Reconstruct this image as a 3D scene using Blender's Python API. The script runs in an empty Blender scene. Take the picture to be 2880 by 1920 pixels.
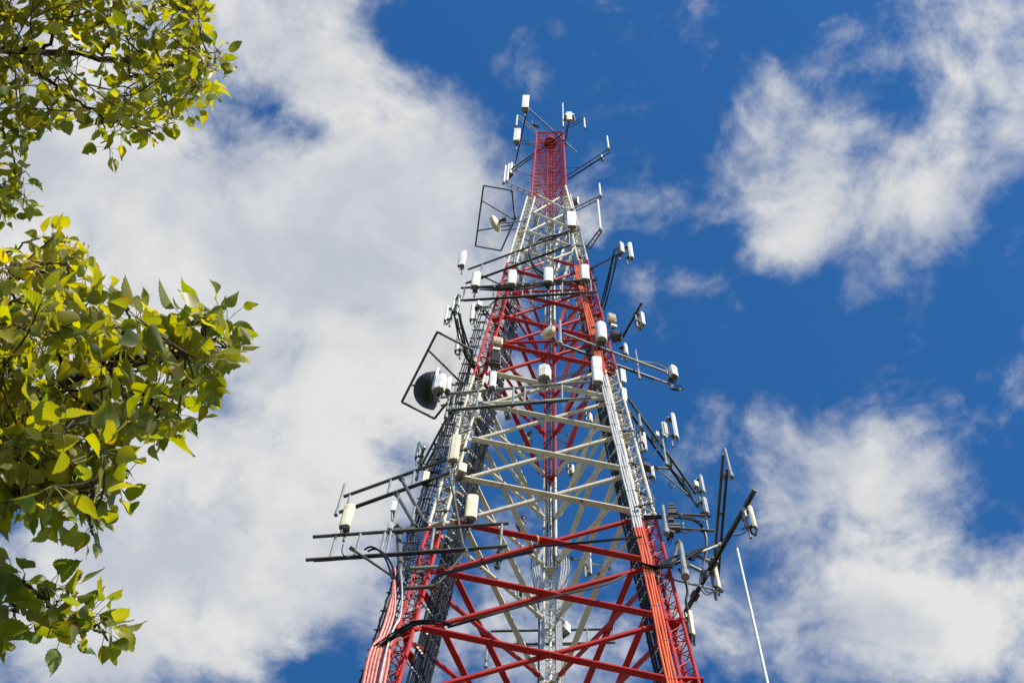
import bpy, math, random
from mathutils import Vector, Matrix
random.seed(7)
SC = bpy.context.scene
COL = SC.collection

# ------------------------------------------------------------------ camera
FPX = 5000.0                      # focal length in pixels of a 2880 px wide picture
PITCH, ROLL, YAW = 1.24594, 0.07185, -0.06273
CAM = Vector((0, 0, 1.6))
_cy, _sy, _cp, _sp = math.cos(YAW), math.sin(YAW), math.cos(PITCH), math.sin(PITCH)
FWD = Vector((_sy*_cp, _cy*_cp, _sp))
_r = Vector((_cy, -_sy, 0)); _u = _r.cross(FWD)
RGT = math.cos(ROLL)*_r + math.sin(ROLL)*_u
UPV = -math.sin(ROLL)*_r + math.cos(ROLL)*_u
cd = bpy.data.cameras.new('camera'); cam = bpy.data.objects.new('camera', cd); COL.objects.link(cam)
cam.matrix_world = Matrix(((RGT.x, UPV.x, -FWD.x, CAM.x), (RGT.y, UPV.y, -FWD.y, CAM.y), (RGT.z, UPV.z, -FWD.z, CAM.z), (0, 0, 0, 1)))
cd.sensor_width = 36; cd.lens = 36*FPX/2880; cd.clip_end = 20000; cd.clip_start = .05
SC.camera = cam

# ------------------------------------------------------------------ exposure
SC.view_settings.view_transform = 'Standard'; SC.view_settings.look = 'None'
SC.view_settings.exposure = 0.35; SC.view_settings.gamma = 1

def ray(px, py):
    return ((px-1440)/FPX*RGT + (960-py)/FPX*UPV + FWD).normalized()
def PY(px, py, Y):
    d = ray(px, py); return CAM + d*((Y-CAM.y)/d.y)
def PZ(px, py, z):
    d = ray(px, py); return CAM + d*((z-CAM.z)/d.z)
def PD(px, py, dist):
    return CAM + ray(px, py)*dist
def proj(X):
    v = X-CAM; d = v.dot(FWD); return 1440+FPX*v.dot(RGT)/d, 960-FPX*v.dot(UPV)/d

# ------------------------------------------------------------------ sun
SUN = Vector((0.56, -0.62, 0.60)).normalized()
sd = bpy.data.lights.new('sun', 'SUN'); sd.energy = 4.9; sd.angle = math.radians(.53); sd.color = (1, .95, .86)
so = bpy.data.objects.new('sun', sd); COL.objects.link(so)
so.rotation_euler = SUN.to_track_quat('Z', 'Y').to_euler(); so.location = (30, -30, 60)

# ------------------------------------------------------------------ sky: Nishita air plus a layer of procedural cloud
W = bpy.data.worlds.new('World'); SC.world = W; W.use_nodes = True
nt = W.node_tree; nt.nodes.clear()
def N(t, **kw):
    n = nt.nodes.new(t)
    for k, v in kw.items(): setattr(n, k, v)
    return n
def LK(a, b): nt.links.new(a, b)
def M2(op, a, b=None, clamp=False):
    n = N('ShaderNodeMath', operation=op, use_clamp=clamp)
    for i, v in enumerate((a, b)):
        if v is None: continue
        if isinstance(v, (int, float)): n.inputs[i].default_value = v
        else: LK(v, n.inputs[i])
    return n.outputs[0]
sky = N('ShaderNodeTexSky', sky_type='NISHITA'); sky.sun_disc = False
sky.sun_elevation = math.asin(SUN.z); sky.sun_rotation = math.atan2(SUN.x, SUN.y)
sky.air_density = 1.0; sky.dust_density = .3; sky.ozone_density = 3.0
hs = N('ShaderNodeHueSaturation'); hs.inputs['Hue'].default_value = .503; hs.inputs['Saturation'].default_value = 1.30; hs.inputs['Value'].default_value = SKYV = 1.38
LK(sky.outputs[0], hs.inputs['Color'])
tc = N('ShaderNodeTexCoord'); sx = N('ShaderNodeSeparateXYZ'); LK(tc.outputs['Generated'], sx.inputs[0])
zc = M2('MAXIMUM', sx.outputs[2], .06)
cx = N('ShaderNodeCombineXYZ'); LK(M2('DIVIDE', sx.outputs[0], zc), cx.inputs[0]); LK(M2('DIVIDE', sx.outputs[1], zc), cx.inputs[1])
UV = cx.outputs[0]                # the cloud layer's own ground plan: x, y per unit of height
def noise(vec, scale, detail, rough, dist=0, off=(0, 0, 0), lac=2.0):
    mp = N('ShaderNodeMapping'); mp.inputs['Location'].default_value = off; LK(vec, mp.inputs[0])
    n = N('ShaderNodeTexNoise'); LK(mp.outputs[0], n.inputs['Vector'])
    n.inputs['Scale'].default_value = scale; n.inputs['Detail'].default_value = detail
    n.inputs['Roughness'].default_value = rough; n.inputs['Distortion'].default_value = dist; n.inputs['Lacunarity'].default_value = lac
    return n
# cloud masses (x, y, radius, weight), read on a 2352 x 1568 print of the view
CL = [(-50, 350, 420, .9), (300, 420, 330, .9), (150, 750, 420, .9), (500, 620, 420, .9), (820, 420, 330, .75), (800, 700, 380, .9), (620, 950, 380, .9),
      (400, 1200, 420, .9), (700, 1220, 330, .8), (200, 1400, 300, .6), (980, 250, 220, .5), (1050, 520, 260, .7), (950, 900, 240, .5), (620, 60, 260, .75), (760, 150, 170, .35), (850, -60, 200, .3),
      (450, -100, 300, .6), (150, 50, 300, .6), (1150, 110, 90, .32), (1230, 190, 80, .3), (100, 1560, 260, .55), (480, 1430, 200, .3),
      (662, 285, 95, -.60), (600, 195, 80, -.2), (620, 215, 230, .26), (530, 925, 80, -.5), (560, 220, 70, -.3), (760, 1545, 150, -.42), (390, 1568, 60, -.3), (680, 1500, 240, .25), (480, 1540, 160, .45), (900, 1480, 170, .4), (700, 1420, 170, .35), (280, 1520, 200, .4), (960, 40, 110, -.4),
      (1325, 440, 60, .30), (1350, 530, 55, .32), (1480, 640, 100, .33), (1585, 665, 70, .35),
      (2200, 100, 330, 0.69), (1900, 230, 220, 0.44), (1780, 430, 190, 0.47), (2000, 480, 260, 0.61), (2300, 420, 260, 0.58), (1800, 600, 110, 0.39), (1760, 540, 110, 0.29), (2150, 530, 170, 0.25), (1690, 260, 120, 0.32), (1680, 440, 110, 0.35), (1690, 130, 80, 0.26), (1680, 330, 100, 0.25),
      (2060, 215, 110, -.6), (1980, 180, 80, -.3), (2250, 260, 90, -.3), (1780, 60, 120, -.35),
      (1660, 970, 110, 0.32), (1780, 1010, 120, 0.38), (1900, 1120, 190, 0.54), (2130, 1110, 190, 0.59), (1760, 1120, 130, 0.32), (2000, 1250, 250, 0.54), (2230, 1330, 220, 0.27), (2300, 1500, 280, 0.81), (1950, 1520, 260, 0.68), (1700, 1480, 170, 0.32), (2352, 860, 120, 0.45), (2100, 1420, 160, 0.27),
      (1370, 1440, 150, .45), (1250, 1500, 170, .40), (1190, 1300, 140, .3), (1420, 1560, 300, .32), (1050, 1480, 200, .4), (1150, 860, 100, .5), (1430, 1230, 90, .25), (1580, 1350, 110, .35)]
def uvpt(x, y):
    d = ray(x*1.2245, y*1.2245); return Vector((d.x/d.z, d.y/d.z, 0))
wn = noise(UV, 7.0, 3, .55)       # the masses' edges are pushed about by a slow noise
wv = N('ShaderNodeVectorMath', operation='MULTIPLY_ADD'); LK(wn.outputs['Color'], wv.inputs[0]); wv.inputs[1].default_value = (.07, .07, 0)
sb = N('ShaderNodeVectorMath', operation='SUBTRACT'); LK(UV, sb.inputs[0]); sb.inputs[1].default_value = (.035, .035, 0); LK(sb.outputs[0], wv.inputs[2])
acc = None; hol = None
for (x, y, r, w) in CL:
    c = uvpt(x, y); rr = (uvpt(x+r, y)-c).length*.5 + (uvpt(x, y+r)-c).length*.5
    ds = N('ShaderNodeVectorMath', operation='DISTANCE'); LK(wv.outputs[0], ds.inputs[0]); ds.inputs[1].default_value = c
    mr = N('ShaderNodeMapRange', interpolation_type='SMOOTHSTEP'); LK(ds.outputs['Value'], mr.inputs[0])
    mr.inputs[1].default_value = 0; mr.inputs[2].default_value = rr*1.25; mr.inputs[3].default_value = w; mr.inputs[4].default_value = 0
    if w > 0: acc = mr.outputs[0] if acc is None else M2('ADD', acc, mr.outputs[0])
    else: hol = mr.outputs[0] if hol is None else M2('ADD', hol, mr.outputs[0])
n1 = noise(UV, 13.0, 9, .60, .35, (3, 1, 0)); n2 = noise(UV, 42.0, 7, .62, .25, (7, 2, 0))
acc = M2('ADD', M2('MINIMUM', acc, 1.22), M2('MAXIMUM', hol, -1.05))
cov = M2('ADD', acc, M2('MULTIPLY', M2('SUBTRACT', n1.outputs[0], .5), 2.1))
cov = M2('ADD', cov, M2('MULTIPLY', M2('SUBTRACT', n2.outputs[0], .5), 1.0))
dm = N('ShaderNodeMapRange', interpolation_type='SMOOTHSTEP'); LK(cov, dm.inputs[0]); dm.inputs[1].default_value = .08; dm.inputs[2].default_value = 1.10
# thick parts show greyer bases, thin edges stay white
n3 = noise(UV, 9.0, 5, .5, .2, (11, 5, 0))
sh = N('ShaderNodeMapRange', interpolation_type='SMOOTHSTEP'); LK(M2('ADD', M2('MULTIPLY', n3.outputs[0], .75), M2('MULTIPLY', n1.outputs[0], .35)), sh.inputs[0]); sh.inputs[1].default_value = .44; sh.inputs[2].default_value = .66
cm = N('ShaderNodeMix', data_type='RGBA'); LK(sh.outputs[0], cm.inputs[0]); cm.inputs[6].default_value = (4.25, 4.5, 5.0, 1); cm.inputs[7].default_value = (6.3, 6.3, 6.12, 1)
fx = N('ShaderNodeMix', data_type='RGBA'); LK(M2('MULTIPLY', dm.outputs[0], .97), fx.inputs[0]); LK(hs.outputs[0], fx.inputs[6]); LK(cm.outputs[2], fx.inputs[7])
bg = N('ShaderNodeBackground'); LK(fx.outputs[2], bg.inputs[0]); bg.inputs[1].default_value = .10
wo = N('ShaderNodeOutputWorld'); LK(bg.outputs[0], wo.inputs[0])
W.cycles.sampling_method = 'MANUAL'; W.cycles.sample_map_resolution = 512
SC.cycles.max_bounces = 6; SC.cycles.transparent_max_bounces = 12

# ================================================================== helpers
class MB:
    """collects shapes and links them as one mesh object"""
    def __init__(s): s.v = []; s.f = []
    def tube(s, a, b, r, n=8, r2=None, cap=True):
        a = Vector(a); b = Vector(b); r2 = r if r2 is None else r2
        d = b-a
        if d.length < 1e-6: return s
        d.normalize(); u = d.orthogonal().normalized(); w = d.cross(u); k = len(s.v)
        for c, rr in ((a, r), (b, r2)):
            for i in range(n):
                t = 2*math.pi*i/n; s.v.append(c+rr*(math.cos(t)*u+math.sin(t)*w))
        for i in range(n):
            j = (i+1) % n; s.f.append((k+i, k+j, k+n+j, k+n+i))
        if cap: s.f.append(tuple(range(k+n-1, k-1, -1))); s.f.append(tuple(range(k+n, k+2*n)))
        return s
    def path(s, pts, r, n=6):
        pts = [Vector(p) for p in pts]; k = len(s.v); m = len(pts); u = None
        for i, p in enumerate(pts):
            d = (pts[min(i+1, m-1)]-pts[max(i-1, 0)]).normalized()
            u = d.orthogonal().normalized() if u is None else (u-d*u.dot(d)).normalized()
            w = d.cross(u); rr = r[i] if isinstance(r, (list, tuple)) else r
            for q in range(n):
                t = 2*math.pi*q/n; s.v.append(p+rr*(math.cos(t)*u+math.sin(t)*w))
        for i in range(m-1):
            for q in range(n):
                j = (q+1) % n; a = k+i*n
                s.f.append((a+q, a+j, a+n+j, a+n+q))
        s.f.append(tuple(range(k+n-1, k-1, -1))); s.f.append(tuple(range(k+(m-1)*n, k+m*n)))
        return s
    def box(s, c, x, y, z, ax=None):
        c = Vector(c); X, Yv, Z = ax if ax else (Vector((1, 0, 0)), Vector((0, 1, 0)), Vector((0, 0, 1))); k = len(s.v)
        for dz in (-.5, .5):
            for dx, dy in ((-.5, -.5), (.5, -.5), (.5, .5), (-.5, .5)):
                s.v.append(c+X*dx*x+Yv*dy*y+Z*dz*z)
        for q in ((3, 2, 1, 0), (4, 5, 6, 7), (0, 1, 5, 4), (1, 2, 6, 5), (2, 3, 7, 6), (3, 0, 4, 7)): s.f.append(tuple(k+i for i in q))
        return s
    def rings(s, rings):
        k = len(s.v); n = len(rings[0])
        for r in rings: s.v += [Vector(p) for p in r]
        for i in range(len(rings)-1):
            for q in range(n):
                j = (q+1) % n; a = k+i*n; s.f.append((a+q, a+j, a+n+j, a+n+q))
        s.f.append(tuple(range(k+n-1, k-1, -1))); a = k+(len(rings)-1)*n; s.f.append(tuple(range(a, a+n)))
        return s
    def build(s, name, mat, parent=None, smooth=True, angle=35, loc=None):
        me = bpy.data.meshes.new(name)
        o = Vector(loc) if loc is not None else Vector((0, 0, 0))
        me.from_pydata([tuple(v-o) for v in s.v], [], s.f); me.update()
        if smooth:
            me.polygons.foreach_set('use_smooth', [True]*len(me.polygons))
            me.set_sharp_from_angle(angle=math.radians(angle))
        me.materials.append(mat)
        ob = bpy.data.objects.new(name, me); COL.objects.link(ob); ob.location = o
        if parent is not None:
            w = Vector((0, 0, 0)); q = parent
            while q is not None: w += q.location; q = q.parent
            ob.parent = parent; ob.location = o-w
        return ob
def tag(o, label=None, cat=None, group=None, kind=None):
    for k, v in (('label', label), ('category', cat), ('group', group), ('kind', kind)):
        if v: o[k] = v
    return o
def thing(name, label, cat, loc, group=None):
    o = bpy.data.objects.new(name, None); COL.objects.link(o); o.location = Vector(loc); o.empty_display_size = .2
    return tag(o, label, cat, group)
def lerp(a, b, t): return a+(b-a)*t

# ================================================================== materials
def mat(name, col, rough=.5, metal=0, var=.12, vscale=3.0, dirt=None, spec=.5, bump=0):
    m = bpy.data.materials.new(name); m.use_nodes = True; t = m.node_tree; b = t.nodes['Principled BSDF']
    b.inputs['Roughness'].default_value = rough; b.inputs['Metallic'].default_value = metal
    b.inputs['Specular IOR Level'].default_value = spec
    g = t.nodes.new('ShaderNodeNewGeometry')
    n = t.nodes.new('ShaderNodeTexNoise'); n.inputs['Scale'].default_value = vscale; n.inputs['Detail'].default_value = 6; n.inputs['Roughness'].default_value = .65
    t.links.new(g.outputs['Position'], n.inputs['Vector'])
    mx = t.nodes.new('ShaderNodeMix'); mx.data_type = 'RGBA'
    lo = dirt if dirt else tuple(c*(1-var*2.2) for c in col)
    mx.inputs[6].default_value = (*lo, 1); mx.inputs[7].default_value = (*[min(1, c*(1+var*.6)) for c in col], 1)
    rp = t.nodes.new('ShaderNodeMapRange'); rp.inputs[1].default_value = .3; rp.inputs[2].default_value = .55
    t.links.new(n.outputs[0], rp.inputs[0]); t.links.new(rp.outputs[0], mx.inputs[0]); t.links.new(mx.outputs[2], b.inputs['Base Color'])
    return m
def LZ(k):                                   # height of bracing level k
    ZK = (17.4095, 18.8993, 20.3839, 21.8728, 23.3774, 24.8681, 26.3713, 27.9079, 29.5094, 31.0698, 32.6185, 34.2144, 35.8962, 37.6309, 39.3853)
    if k < 0: return 1.6+2*(ZK[0]+1.49*k)
    i = min(int(k), 13); return 1.6+2*(ZK[i]+(ZK[i+1]-ZK[i])*(k-i))
BANDS = [LZ(1.93), LZ(5.95), LZ(10.42), LZ(13.95)]
def banded(name, red, white, rough=.42, off=0.0, rust=.0):
    m = mat(name, red, rough, spec=.25); t = m.node_tree; b = t.nodes['Principled BSDF']
    g = t.nodes.new('ShaderNodeNewGeometry'); s = t.nodes.new('ShaderNodeSeparateXYZ'); t.links.new(g.outputs['Position'], s.inputs[0])
    acc = None                                # white where an odd number of boundaries lies below
    sign = 1
    for z in BANDS:
        c = t.nodes.new('ShaderNodeMath'); c.operation = 'GREATER_THAN'; t.links.new(s.outputs[2], c.inputs[0]); c.inputs[1].default_value = z+off
        if acc is None: acc = c.outputs[0]
        else:
            a = t.nodes.new('ShaderNodeMath'); a.operation = 'ADD' if sign > 0 else 'SUBTRACT'; t.links.new(acc, a.inputs[0]); t.links.new(c.outputs[0], a.inputs[1]); acc = a.outputs[0]
        sign = -sign
    n = t.nodes.new('ShaderNodeTexNoise'); n.inputs['Scale'].default_value = 2.2; n.inputs['Detail'].default_value = 8; n.inputs['Roughness'].default_value = .7
    t.links.new(g.outputs['Position'], n.inputs['Vector'])
    def fade(c0, c1):
        mx = t.nodes.new('ShaderNodeMix'); mx.data_type = 'RGBA'; mx.inputs[6].default_value = (*c0, 1); mx.inputs[7].default_value = (*c1, 1)
        rp = t.nodes.new('ShaderNodeMapRange'); rp.inputs[1].default_value = .32; rp.inputs[2].default_value = .62; t.links.new(n.outputs[0], rp.inputs[0]); t.links.new(rp.outputs[0], mx.inputs[0]); return mx.outputs[2]
    r_ = fade(tuple(c*.78 for c in red), tuple(min(1, c*1.12) for c in red)); w_ = fade(tuple(c*.82 for c in white), white)
    mx = t.nodes.new('ShaderNodeMix'); mx.data_type = 'RGBA'; t.links.new(acc, mx.inputs[0]); t.links.new(r_, mx.inputs[6]); t.links.new(w_, mx.inputs[7])
    out = mx.outputs[2]
    # rust spots where the paint has failed
    n2 = t.nodes.new('ShaderNodeTexNoise'); n2.inputs['Scale'].default_value = 5.5; n2.inputs['Detail'].default_value = 5; t.links.new(g.outputs['Position'], n2.inputs['Vector'])
    rr = t.nodes.new('ShaderNodeMapRange'); rr.inputs[1].default_value = .69-rust; rr.inputs[2].default_value = .74-rust; t.links.new(n2.outputs[0], rr.inputs[0])
    m3 = t.nodes.new('ShaderNodeMix'); m3.data_type = 'RGBA'; t.links.new(rr.outputs[0], m3.inputs[0]); t.links.new(out, m3.inputs[6]); m3.inputs[7].default_value = (.16, .065, .025, 1)
    # grime washed down the steel
    mp = t.nodes.new('ShaderNodeMapping'); mp.inputs['Scale'].default_value = (9, 9, .9); t.links.new(g.outputs['Position'], mp.inputs[0])
    n4 = t.nodes.new('ShaderNodeTexNoise'); n4.inputs['Scale'].default_value = 1.6; n4.inputs['Detail'].default_value = 6; t.links.new(mp.outputs[0], n4.inputs['Vector'])
    r4 = t.nodes.new('ShaderNodeMapRange'); r4.inputs[1].default_value = .46; r4.inputs[2].default_value = .72; r4.inputs[4].default_value = .5; t.links.new(n4.outputs[0], r4.inputs[0])
    m4 = t.nodes.new('ShaderNodeMix'); m4.data_type = 'RGBA'; m4.blend_type = 'MULTIPLY'; t.links.new(r4.outputs[0], m4.inputs[0]); t.links.new(m3.outputs[2], m4.inputs[6]); m4.inputs[7].default_value = (.52, .47, .40, 1)
    t.links.new(m4.outputs[2], b.inputs['Base Color'])
    return m
M_BAND = banded('tower_paint', (.45, .021, .017), (.69, .63, .505), .5, rust=.045)
M_BANDC = banded('painted_cable', (.72, .125, .030), (.62, .62, .60), .4, -.9)
M_PINK = mat('faded_red_cable', (.56, .135, .095), .5, 0, .25, 6, dirt=(.16, .07, .06))
M_GALV = mat('galvanised_steel', (.24, .25, .24), .5, .2, .2, 4)
M_GALVD = mat('shaded_galvanised', (.098, .096, .088), .6, .05, .25, 4, spec=.3)  # the same galvanised steel, shade on the mounts put into a darker colour
M_SILV = mat('silver_cable', (.50, .50, .49), .28, .3, .16, 9)
def weathered(m, amt=.45, col=(.50, .45, .38)):       # rain streaks down an upright face
    t = m.node_tree; b = t.nodes['Principled BSDF']; src = b.inputs['Base Color'].links[0].from_socket
    g = t.nodes.new('ShaderNodeNewGeometry'); mp = t.nodes.new('ShaderNodeMapping'); mp.inputs['Scale'].default_value = (22, 22, 1.3); t.links.new(g.outputs['Position'], mp.inputs[0])
    n = t.nodes.new('ShaderNodeTexNoise'); n.inputs['Scale'].default_value = 1.3; n.inputs['Detail'].default_value = 5; t.links.new(mp.outputs[0], n.inputs['Vector'])
    r = t.nodes.new('ShaderNodeMapRange'); r.inputs[1].default_value = .48; r.inputs[2].default_value = .75; r.inputs[4].default_value = amt; t.links.new(n.outputs[0], r.inputs[0])
    x = t.nodes.new('ShaderNodeMix'); x.data_type = 'RGBA'; x.blend_type = 'MULTIPLY'; t.links.new(r.outputs[0], x.inputs[0]); t.links.new(src, x.inputs[6]); x.inputs[7].default_value = (*col, 1)
    t.links.new(x.outputs[2], b.inputs['Base Color']); return m
M_WHITE = weathered(mat('radome_white', (.76, .745, .69), .5, 0, .08, 2.2, spec=.3))
M_CREAM = weathered(mat('radome_cream', (.74, .66, .46), .55, 0, .09, 2.2, spec=.3))
M_CAP = mat('shaded_end_cap', (.34, .31, .26), .6, 0, .2, 5)  # bottom plates, the shade of the underside put into their darker grey
M_GREY = mat('equipment_grey', (.40, .41, .40), .5, 0, .10, 3)
M_FIN = mat('radio_dark', (.060, .056, .050), .5, 0, .2, 5)
M_BLACK = mat('cable_black', (.009, .009, .009), .45, 0, .1, 6, spec=.28)
M_DOME = mat('radome_charcoal', (.026, .026, .026), .55, 0, .12, 2, spec=.3)
M_YEL = mat('yellow_tag', (.62, .42, .04), .5)
M_REDD = mat('dark_red', (.32, .022, .015), .45)
M_GROUND = mat('ground_mix', (.10, .105, .055), .95, 0, .35, .35, dirt=(.16, .13, .085), spec=.1)
M_BARK = mat('bark', (.060, .047, .034), .9, 0, .3, 18, spec=.2)

# ================================================================== ground
g = MB(); g.v = [Vector((x, y, 0)) for x, y in ((-3000, -3000), (3000, -3000), (3000, 3000), (-3000, 3000))]; g.f = [(0, 1, 2, 3)]
tag(g.build('ground', M_GROUND, smooth=False), kind='structure')
tag(MB().box((0, 20, .06), 14, 14, .24).build('concrete_pad', mat('concrete', (.36, .35, .33), .9, 0, .12, 2), smooth=False), kind='structure')

# ================================================================== the tower
AX = Vector((0, 20, 0)); PHI = -.05653
def RAD(z): return 2*(2.67273-.0562918*(z-1.6)/2)
ANG = {'L': math.pi*7/6+PHI, 'R': -math.pi/6+PHI, 'C': math.pi/2+PHI}
def legc(leg, z, dr=0):
    a = ANG[leg]; r = RAD(z)+dr; return Vector((AX.x+r*math.cos(a), AX.y+r*math.sin(a), z))
def facedir(a, b, z): return (legc(b, z)-legc(a, z)).normalized()
LEGR = .205                                   # rails stand this far from the leg's centre line
def rail(leg, i, z):
    # rail 0 points outwards, 1 and 2 look along the two faces
    a = ANG[leg]+(0, 2*math.pi/3+.0, -2*math.pi/3)[i]
    c = legc(leg, z); return c+Vector((math.cos(a), math.sin(a), 0))*LEGR
ZB, ZT = .18, LZ(14)
T = thing('lattice_tower', 'tall three-legged red and white lattice tower crowded with antennas', 'tower', (0, 20, 0))
for leg in 'LRC':
    lac = MB(); st = .40
    z = ZB; q = 0
    while z < ZT-.1:
        z2 = min(z+st, ZT)
        for (i, j) in ((0, 1), (1, 2), (2, 0)):
            a, b = (i, j) if q % 2 else (j, i)
            lac.tube(rail(leg, a, z), rail(leg, b, z2), .0135, 5, cap=False)
        if q % 4 == 0:
            for (i, j) in ((0, 1), (1, 2), (2, 0)): lac.tube(rail(leg, i, z), rail(leg, j, z), .014, 5, cap=False)
        z = z2; q += 1
    lo = lac.build('leg', M_BAND, T)
    for i in range(3):
        m = MB().tube(rail(leg, i, ZB), rail(leg, i, ZT), .042, 10)
        for k in range(-11, 14):              # flanged joints at the bracing levels
            zz = LZ(k)
            if zz > 1 and k % 2 == 0: m.tube(rail(leg, i, zz-.05), rail(leg, i, zz+.05), .062, 10)
        m.build('rail', M_BAND, lo)
def near_rail(leg, other, z):
    o = legc(other, z); return min((rail(leg, i, z) for i in range(3)), key=lambda p: (p-o).length)
low = MB()
for k in range(-11, 14):
    z1, z2 = LZ(k), LZ(k+1)
    if z1 < .3: z1 = .3
    rr0 = .066 if k < 7 else .058
    if k >= 10: rr0 = .050
    for a, b in (('L', 'R'), ('L', 'C'), ('R', 'C')):
        p1, p2, q1, q2 = near_rail(a, b, z1), near_rail(a, b, z2), near_rail(b, a, z1), near_rail(b, a, z2)
        for s, e, off in ((p1, q2, -.03), (p2, q1, .03)):
            mid = (s+e)/2-AX; n = Vector((mid.x, mid.y, 0)).normalized()*off*2.2
            rr = rr0*(1.14 if off > 0 else .92)
            if k < -1: low.tube(s+n, e+n, rr, 8)
            else:
                m = MB(); s2, e2 = lerp(s, e, .035)+n, lerp(s, e, .965)+n
                if off > 0:                              # falling members are flat channels, rising ones round
                    d = (e2-s2).normalized(); ny = Vector((mid.x, mid.y, 0)).normalized(); uy = (ny-d*ny.dot(d)).normalized()
                    m.box((s2+e2)/2, (e2-s2).length, rr*1.95, rr*.75, (d, uy, d.cross(uy)))
                else:
                    m.tube(s2, e2, rr, 12)
                    for q in (.035, .06, .94, .965): p = lerp(s2, e2, q); d = (e2-s2).normalized()*.02; m.tube(p-d, p+d, rr*1.22, 12)   # bolted sleeves
                for c0, c1 in ((s, s2), (e, e2)):        # flattened gusset ends
                    d = (s-e).normalized(); ux = d.cross(Vector((0, 0, 1))).normalized()
                    m.box((c0+c1)/2, (c0-c1).length+.12, .022, .13, (d, ux, d.cross(ux)))
                m.build('brace', M_BAND, T)
low.build('lower_bracing', M_BAND, T)
for k, r_ in ((5, .055), (7, .05), (9, .045)):
    z = LZ(k)+.16
    for a, b in (('L', 'R'), ('L', 'C'), ('R', 'C')):
        MB().tube(near_rail(a, b, z), near_rail(b, a, z), r_, 10).build('horizontal_tie', M_BAND, T)
for leg in 'LRC':
    for k in range(-1, 14):
        z = LZ(k); c = legc(leg, z); a = ANG[leg]
        pts = [rail(leg, i, z) for i in range(3)]
        r0 = [c+(p-c)*1.12-Vector((0, 0, .018)) for p in pts]; r1 = [c+(p-c)*1.12+Vector((0, 0, .018)) for p in pts]
        if k % 2 == 0: MB().rings([r0, r1]).build('gusset_plate', M_BAND, T)
# mast head: slim prismatic lattice
MB0 = LZ(14); MH = MB0+14.6
def mrail(i, z):
    t = (z-MB0)/(MH-MB0); r = lerp(.93, .80, t); a = ANG['LRC'[i]]; return Vector((AX.x+r*math.cos(a), AX.y+r*math.sin(a), z))
for i in range(3): MB().tube(mrail(i, MB0-.4), mrail(i, MH), .05, 10).build('mast_rail', M_BAND, T)
lac = MB(); z = MB0; q = 0
while z < MH-.05:
    z2 = min(z+.80, MH)
    for i, j in ((0, 1), (1, 2), (2, 0)):
        lac.tube(mrail(i, z), mrail(j, z2), .0145, 5, cap=False); lac.tube(mrail(j, z), mrail(i, z2), .0145, 5, cap=False)
        if q % 3 == 0: lac.tube(mrail(i, z), mrail(j, z), .016, 5, cap=False)
    z = z2; q += 1
for i, j in ((0, 1), (1, 2), (2, 0)): lac.tube(mrail(i, MH), mrail(j, MH), .03, 6)
lac.build('mast_lacing', M_BAND, T)
# climbing ladder and cables inside the mast head, carried on below through the white section
m = MB(); c0 = Vector((AX.x+.05, AX.y+.25, LZ(10.6))); c1 = Vector((AX.x+.05, AX.y+.25, MH-1.2))
for dx in (-.17, .17): m.tube(c0+Vector((dx, 0, 0)), c1+Vector((dx, 0, 0)), .022, 6)
n_ = int((c1-c0).z/.45)
for i in range(n_): p = lerp(c0, c1, i/n_); m.tube(p+Vector((-.17, 0, 0)), p+Vector((.17, 0, 0)), .010, 5, cap=False)
for i in range(n_//2):
    p = lerp(c0, c1, i*2/n_); m.tube(p, mrail(2, max(p.z, MB0)) if p.z > MB0 else p+Vector((0, .5, .3)), .010, 5, cap=False)
m.build('inner_ladder', M_BAND, T)
m = MB(); cz = mrail(0, MH-.9)*.33+mrail(1, MH-.9)*.33+mrail(2, MH-.9)*.34
m.tube(cz, cz+Vector((0, 0, .5)), .30, 20).tube(cz-Vector((0, 0, .06)), cz, .33, 20)
for i in range(3): m.tube(cz+Vector((0, 0, .1)), mrail(i, MH-.8), .022, 6)
m.build('beacon_drum', M_REDD, T)
# hooped cage of the leg ladders
def cage_ladder(leg, offd, z0, z1, out, name_label, group, matr):
    base = legc(leg, z0)+offd; top = legc(leg, z1)+offd
    t = thing('caged_ladder', name_label, 'ladder', base, group)
    m = MB(); ax = (top-base).normalized(); o = Vector((out.x, out.y, 0)).normalized(); sd_ = Vector((-o.y, o.x, 0))
    for s in (-.2, .2): m.tube(base+sd_*s, top+sd_*s, .022, 6)
    n = int((top-base).length/.3)
    for i in range(n+1): p = lerp(base, top, i/n); m.tube(p-sd_*.2, p+sd_*.2, .011, 5, cap=False)
    for i in range(0, n, 7): p = lerp(base, top, i/n); m.tube(p, p-o*.35, .018, 5, cap=False)
    m.build('rungs_and_rails', matr, t)
    h = MB()
    nh = int((top-base).length/.95)
    for i in range(nh):
        p = lerp(base, top, (i+.5)/nh)
        h.path([p+sd_*(-.2*1)+o*0]+[p+sd_*(-.36*math.cos(u))+o*(.36+.36*math.sin(u)) for u in [j*math.pi/8-.35 for j in range(0, 11)]]+[p+sd_*.2], .012, 4)
    for u in (.5, 1.57, 2.6): h.tube(base+sd_*(-.36*math.cos(u))+o*(.36+.36*math.sin(u)), top+sd_*(-.36*math.cos(u))+o*(.36+.36*math.sin(u)), .010, 4)
    h.build('hoop_cage', matr, t)
def outd(leg): a = ANG[leg]; return Vector((math.cos(a), math.sin(a), 0))
cage_ladder('L', Vector((-.36, .10, 0)), LZ(-2), LZ(6.2), Vector((-.25, 1, 0)), 'dark hooped climbing ladder outside the left leg of the lower tower', None, M_GALVD)
cage_ladder('L', Vector((.42, .30, 0)), LZ(9.0), LZ(14), Vector((.8, .6, 0)), 'pale hooped climbing ladder inside the upper left leg', None, M_GALV)
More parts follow.
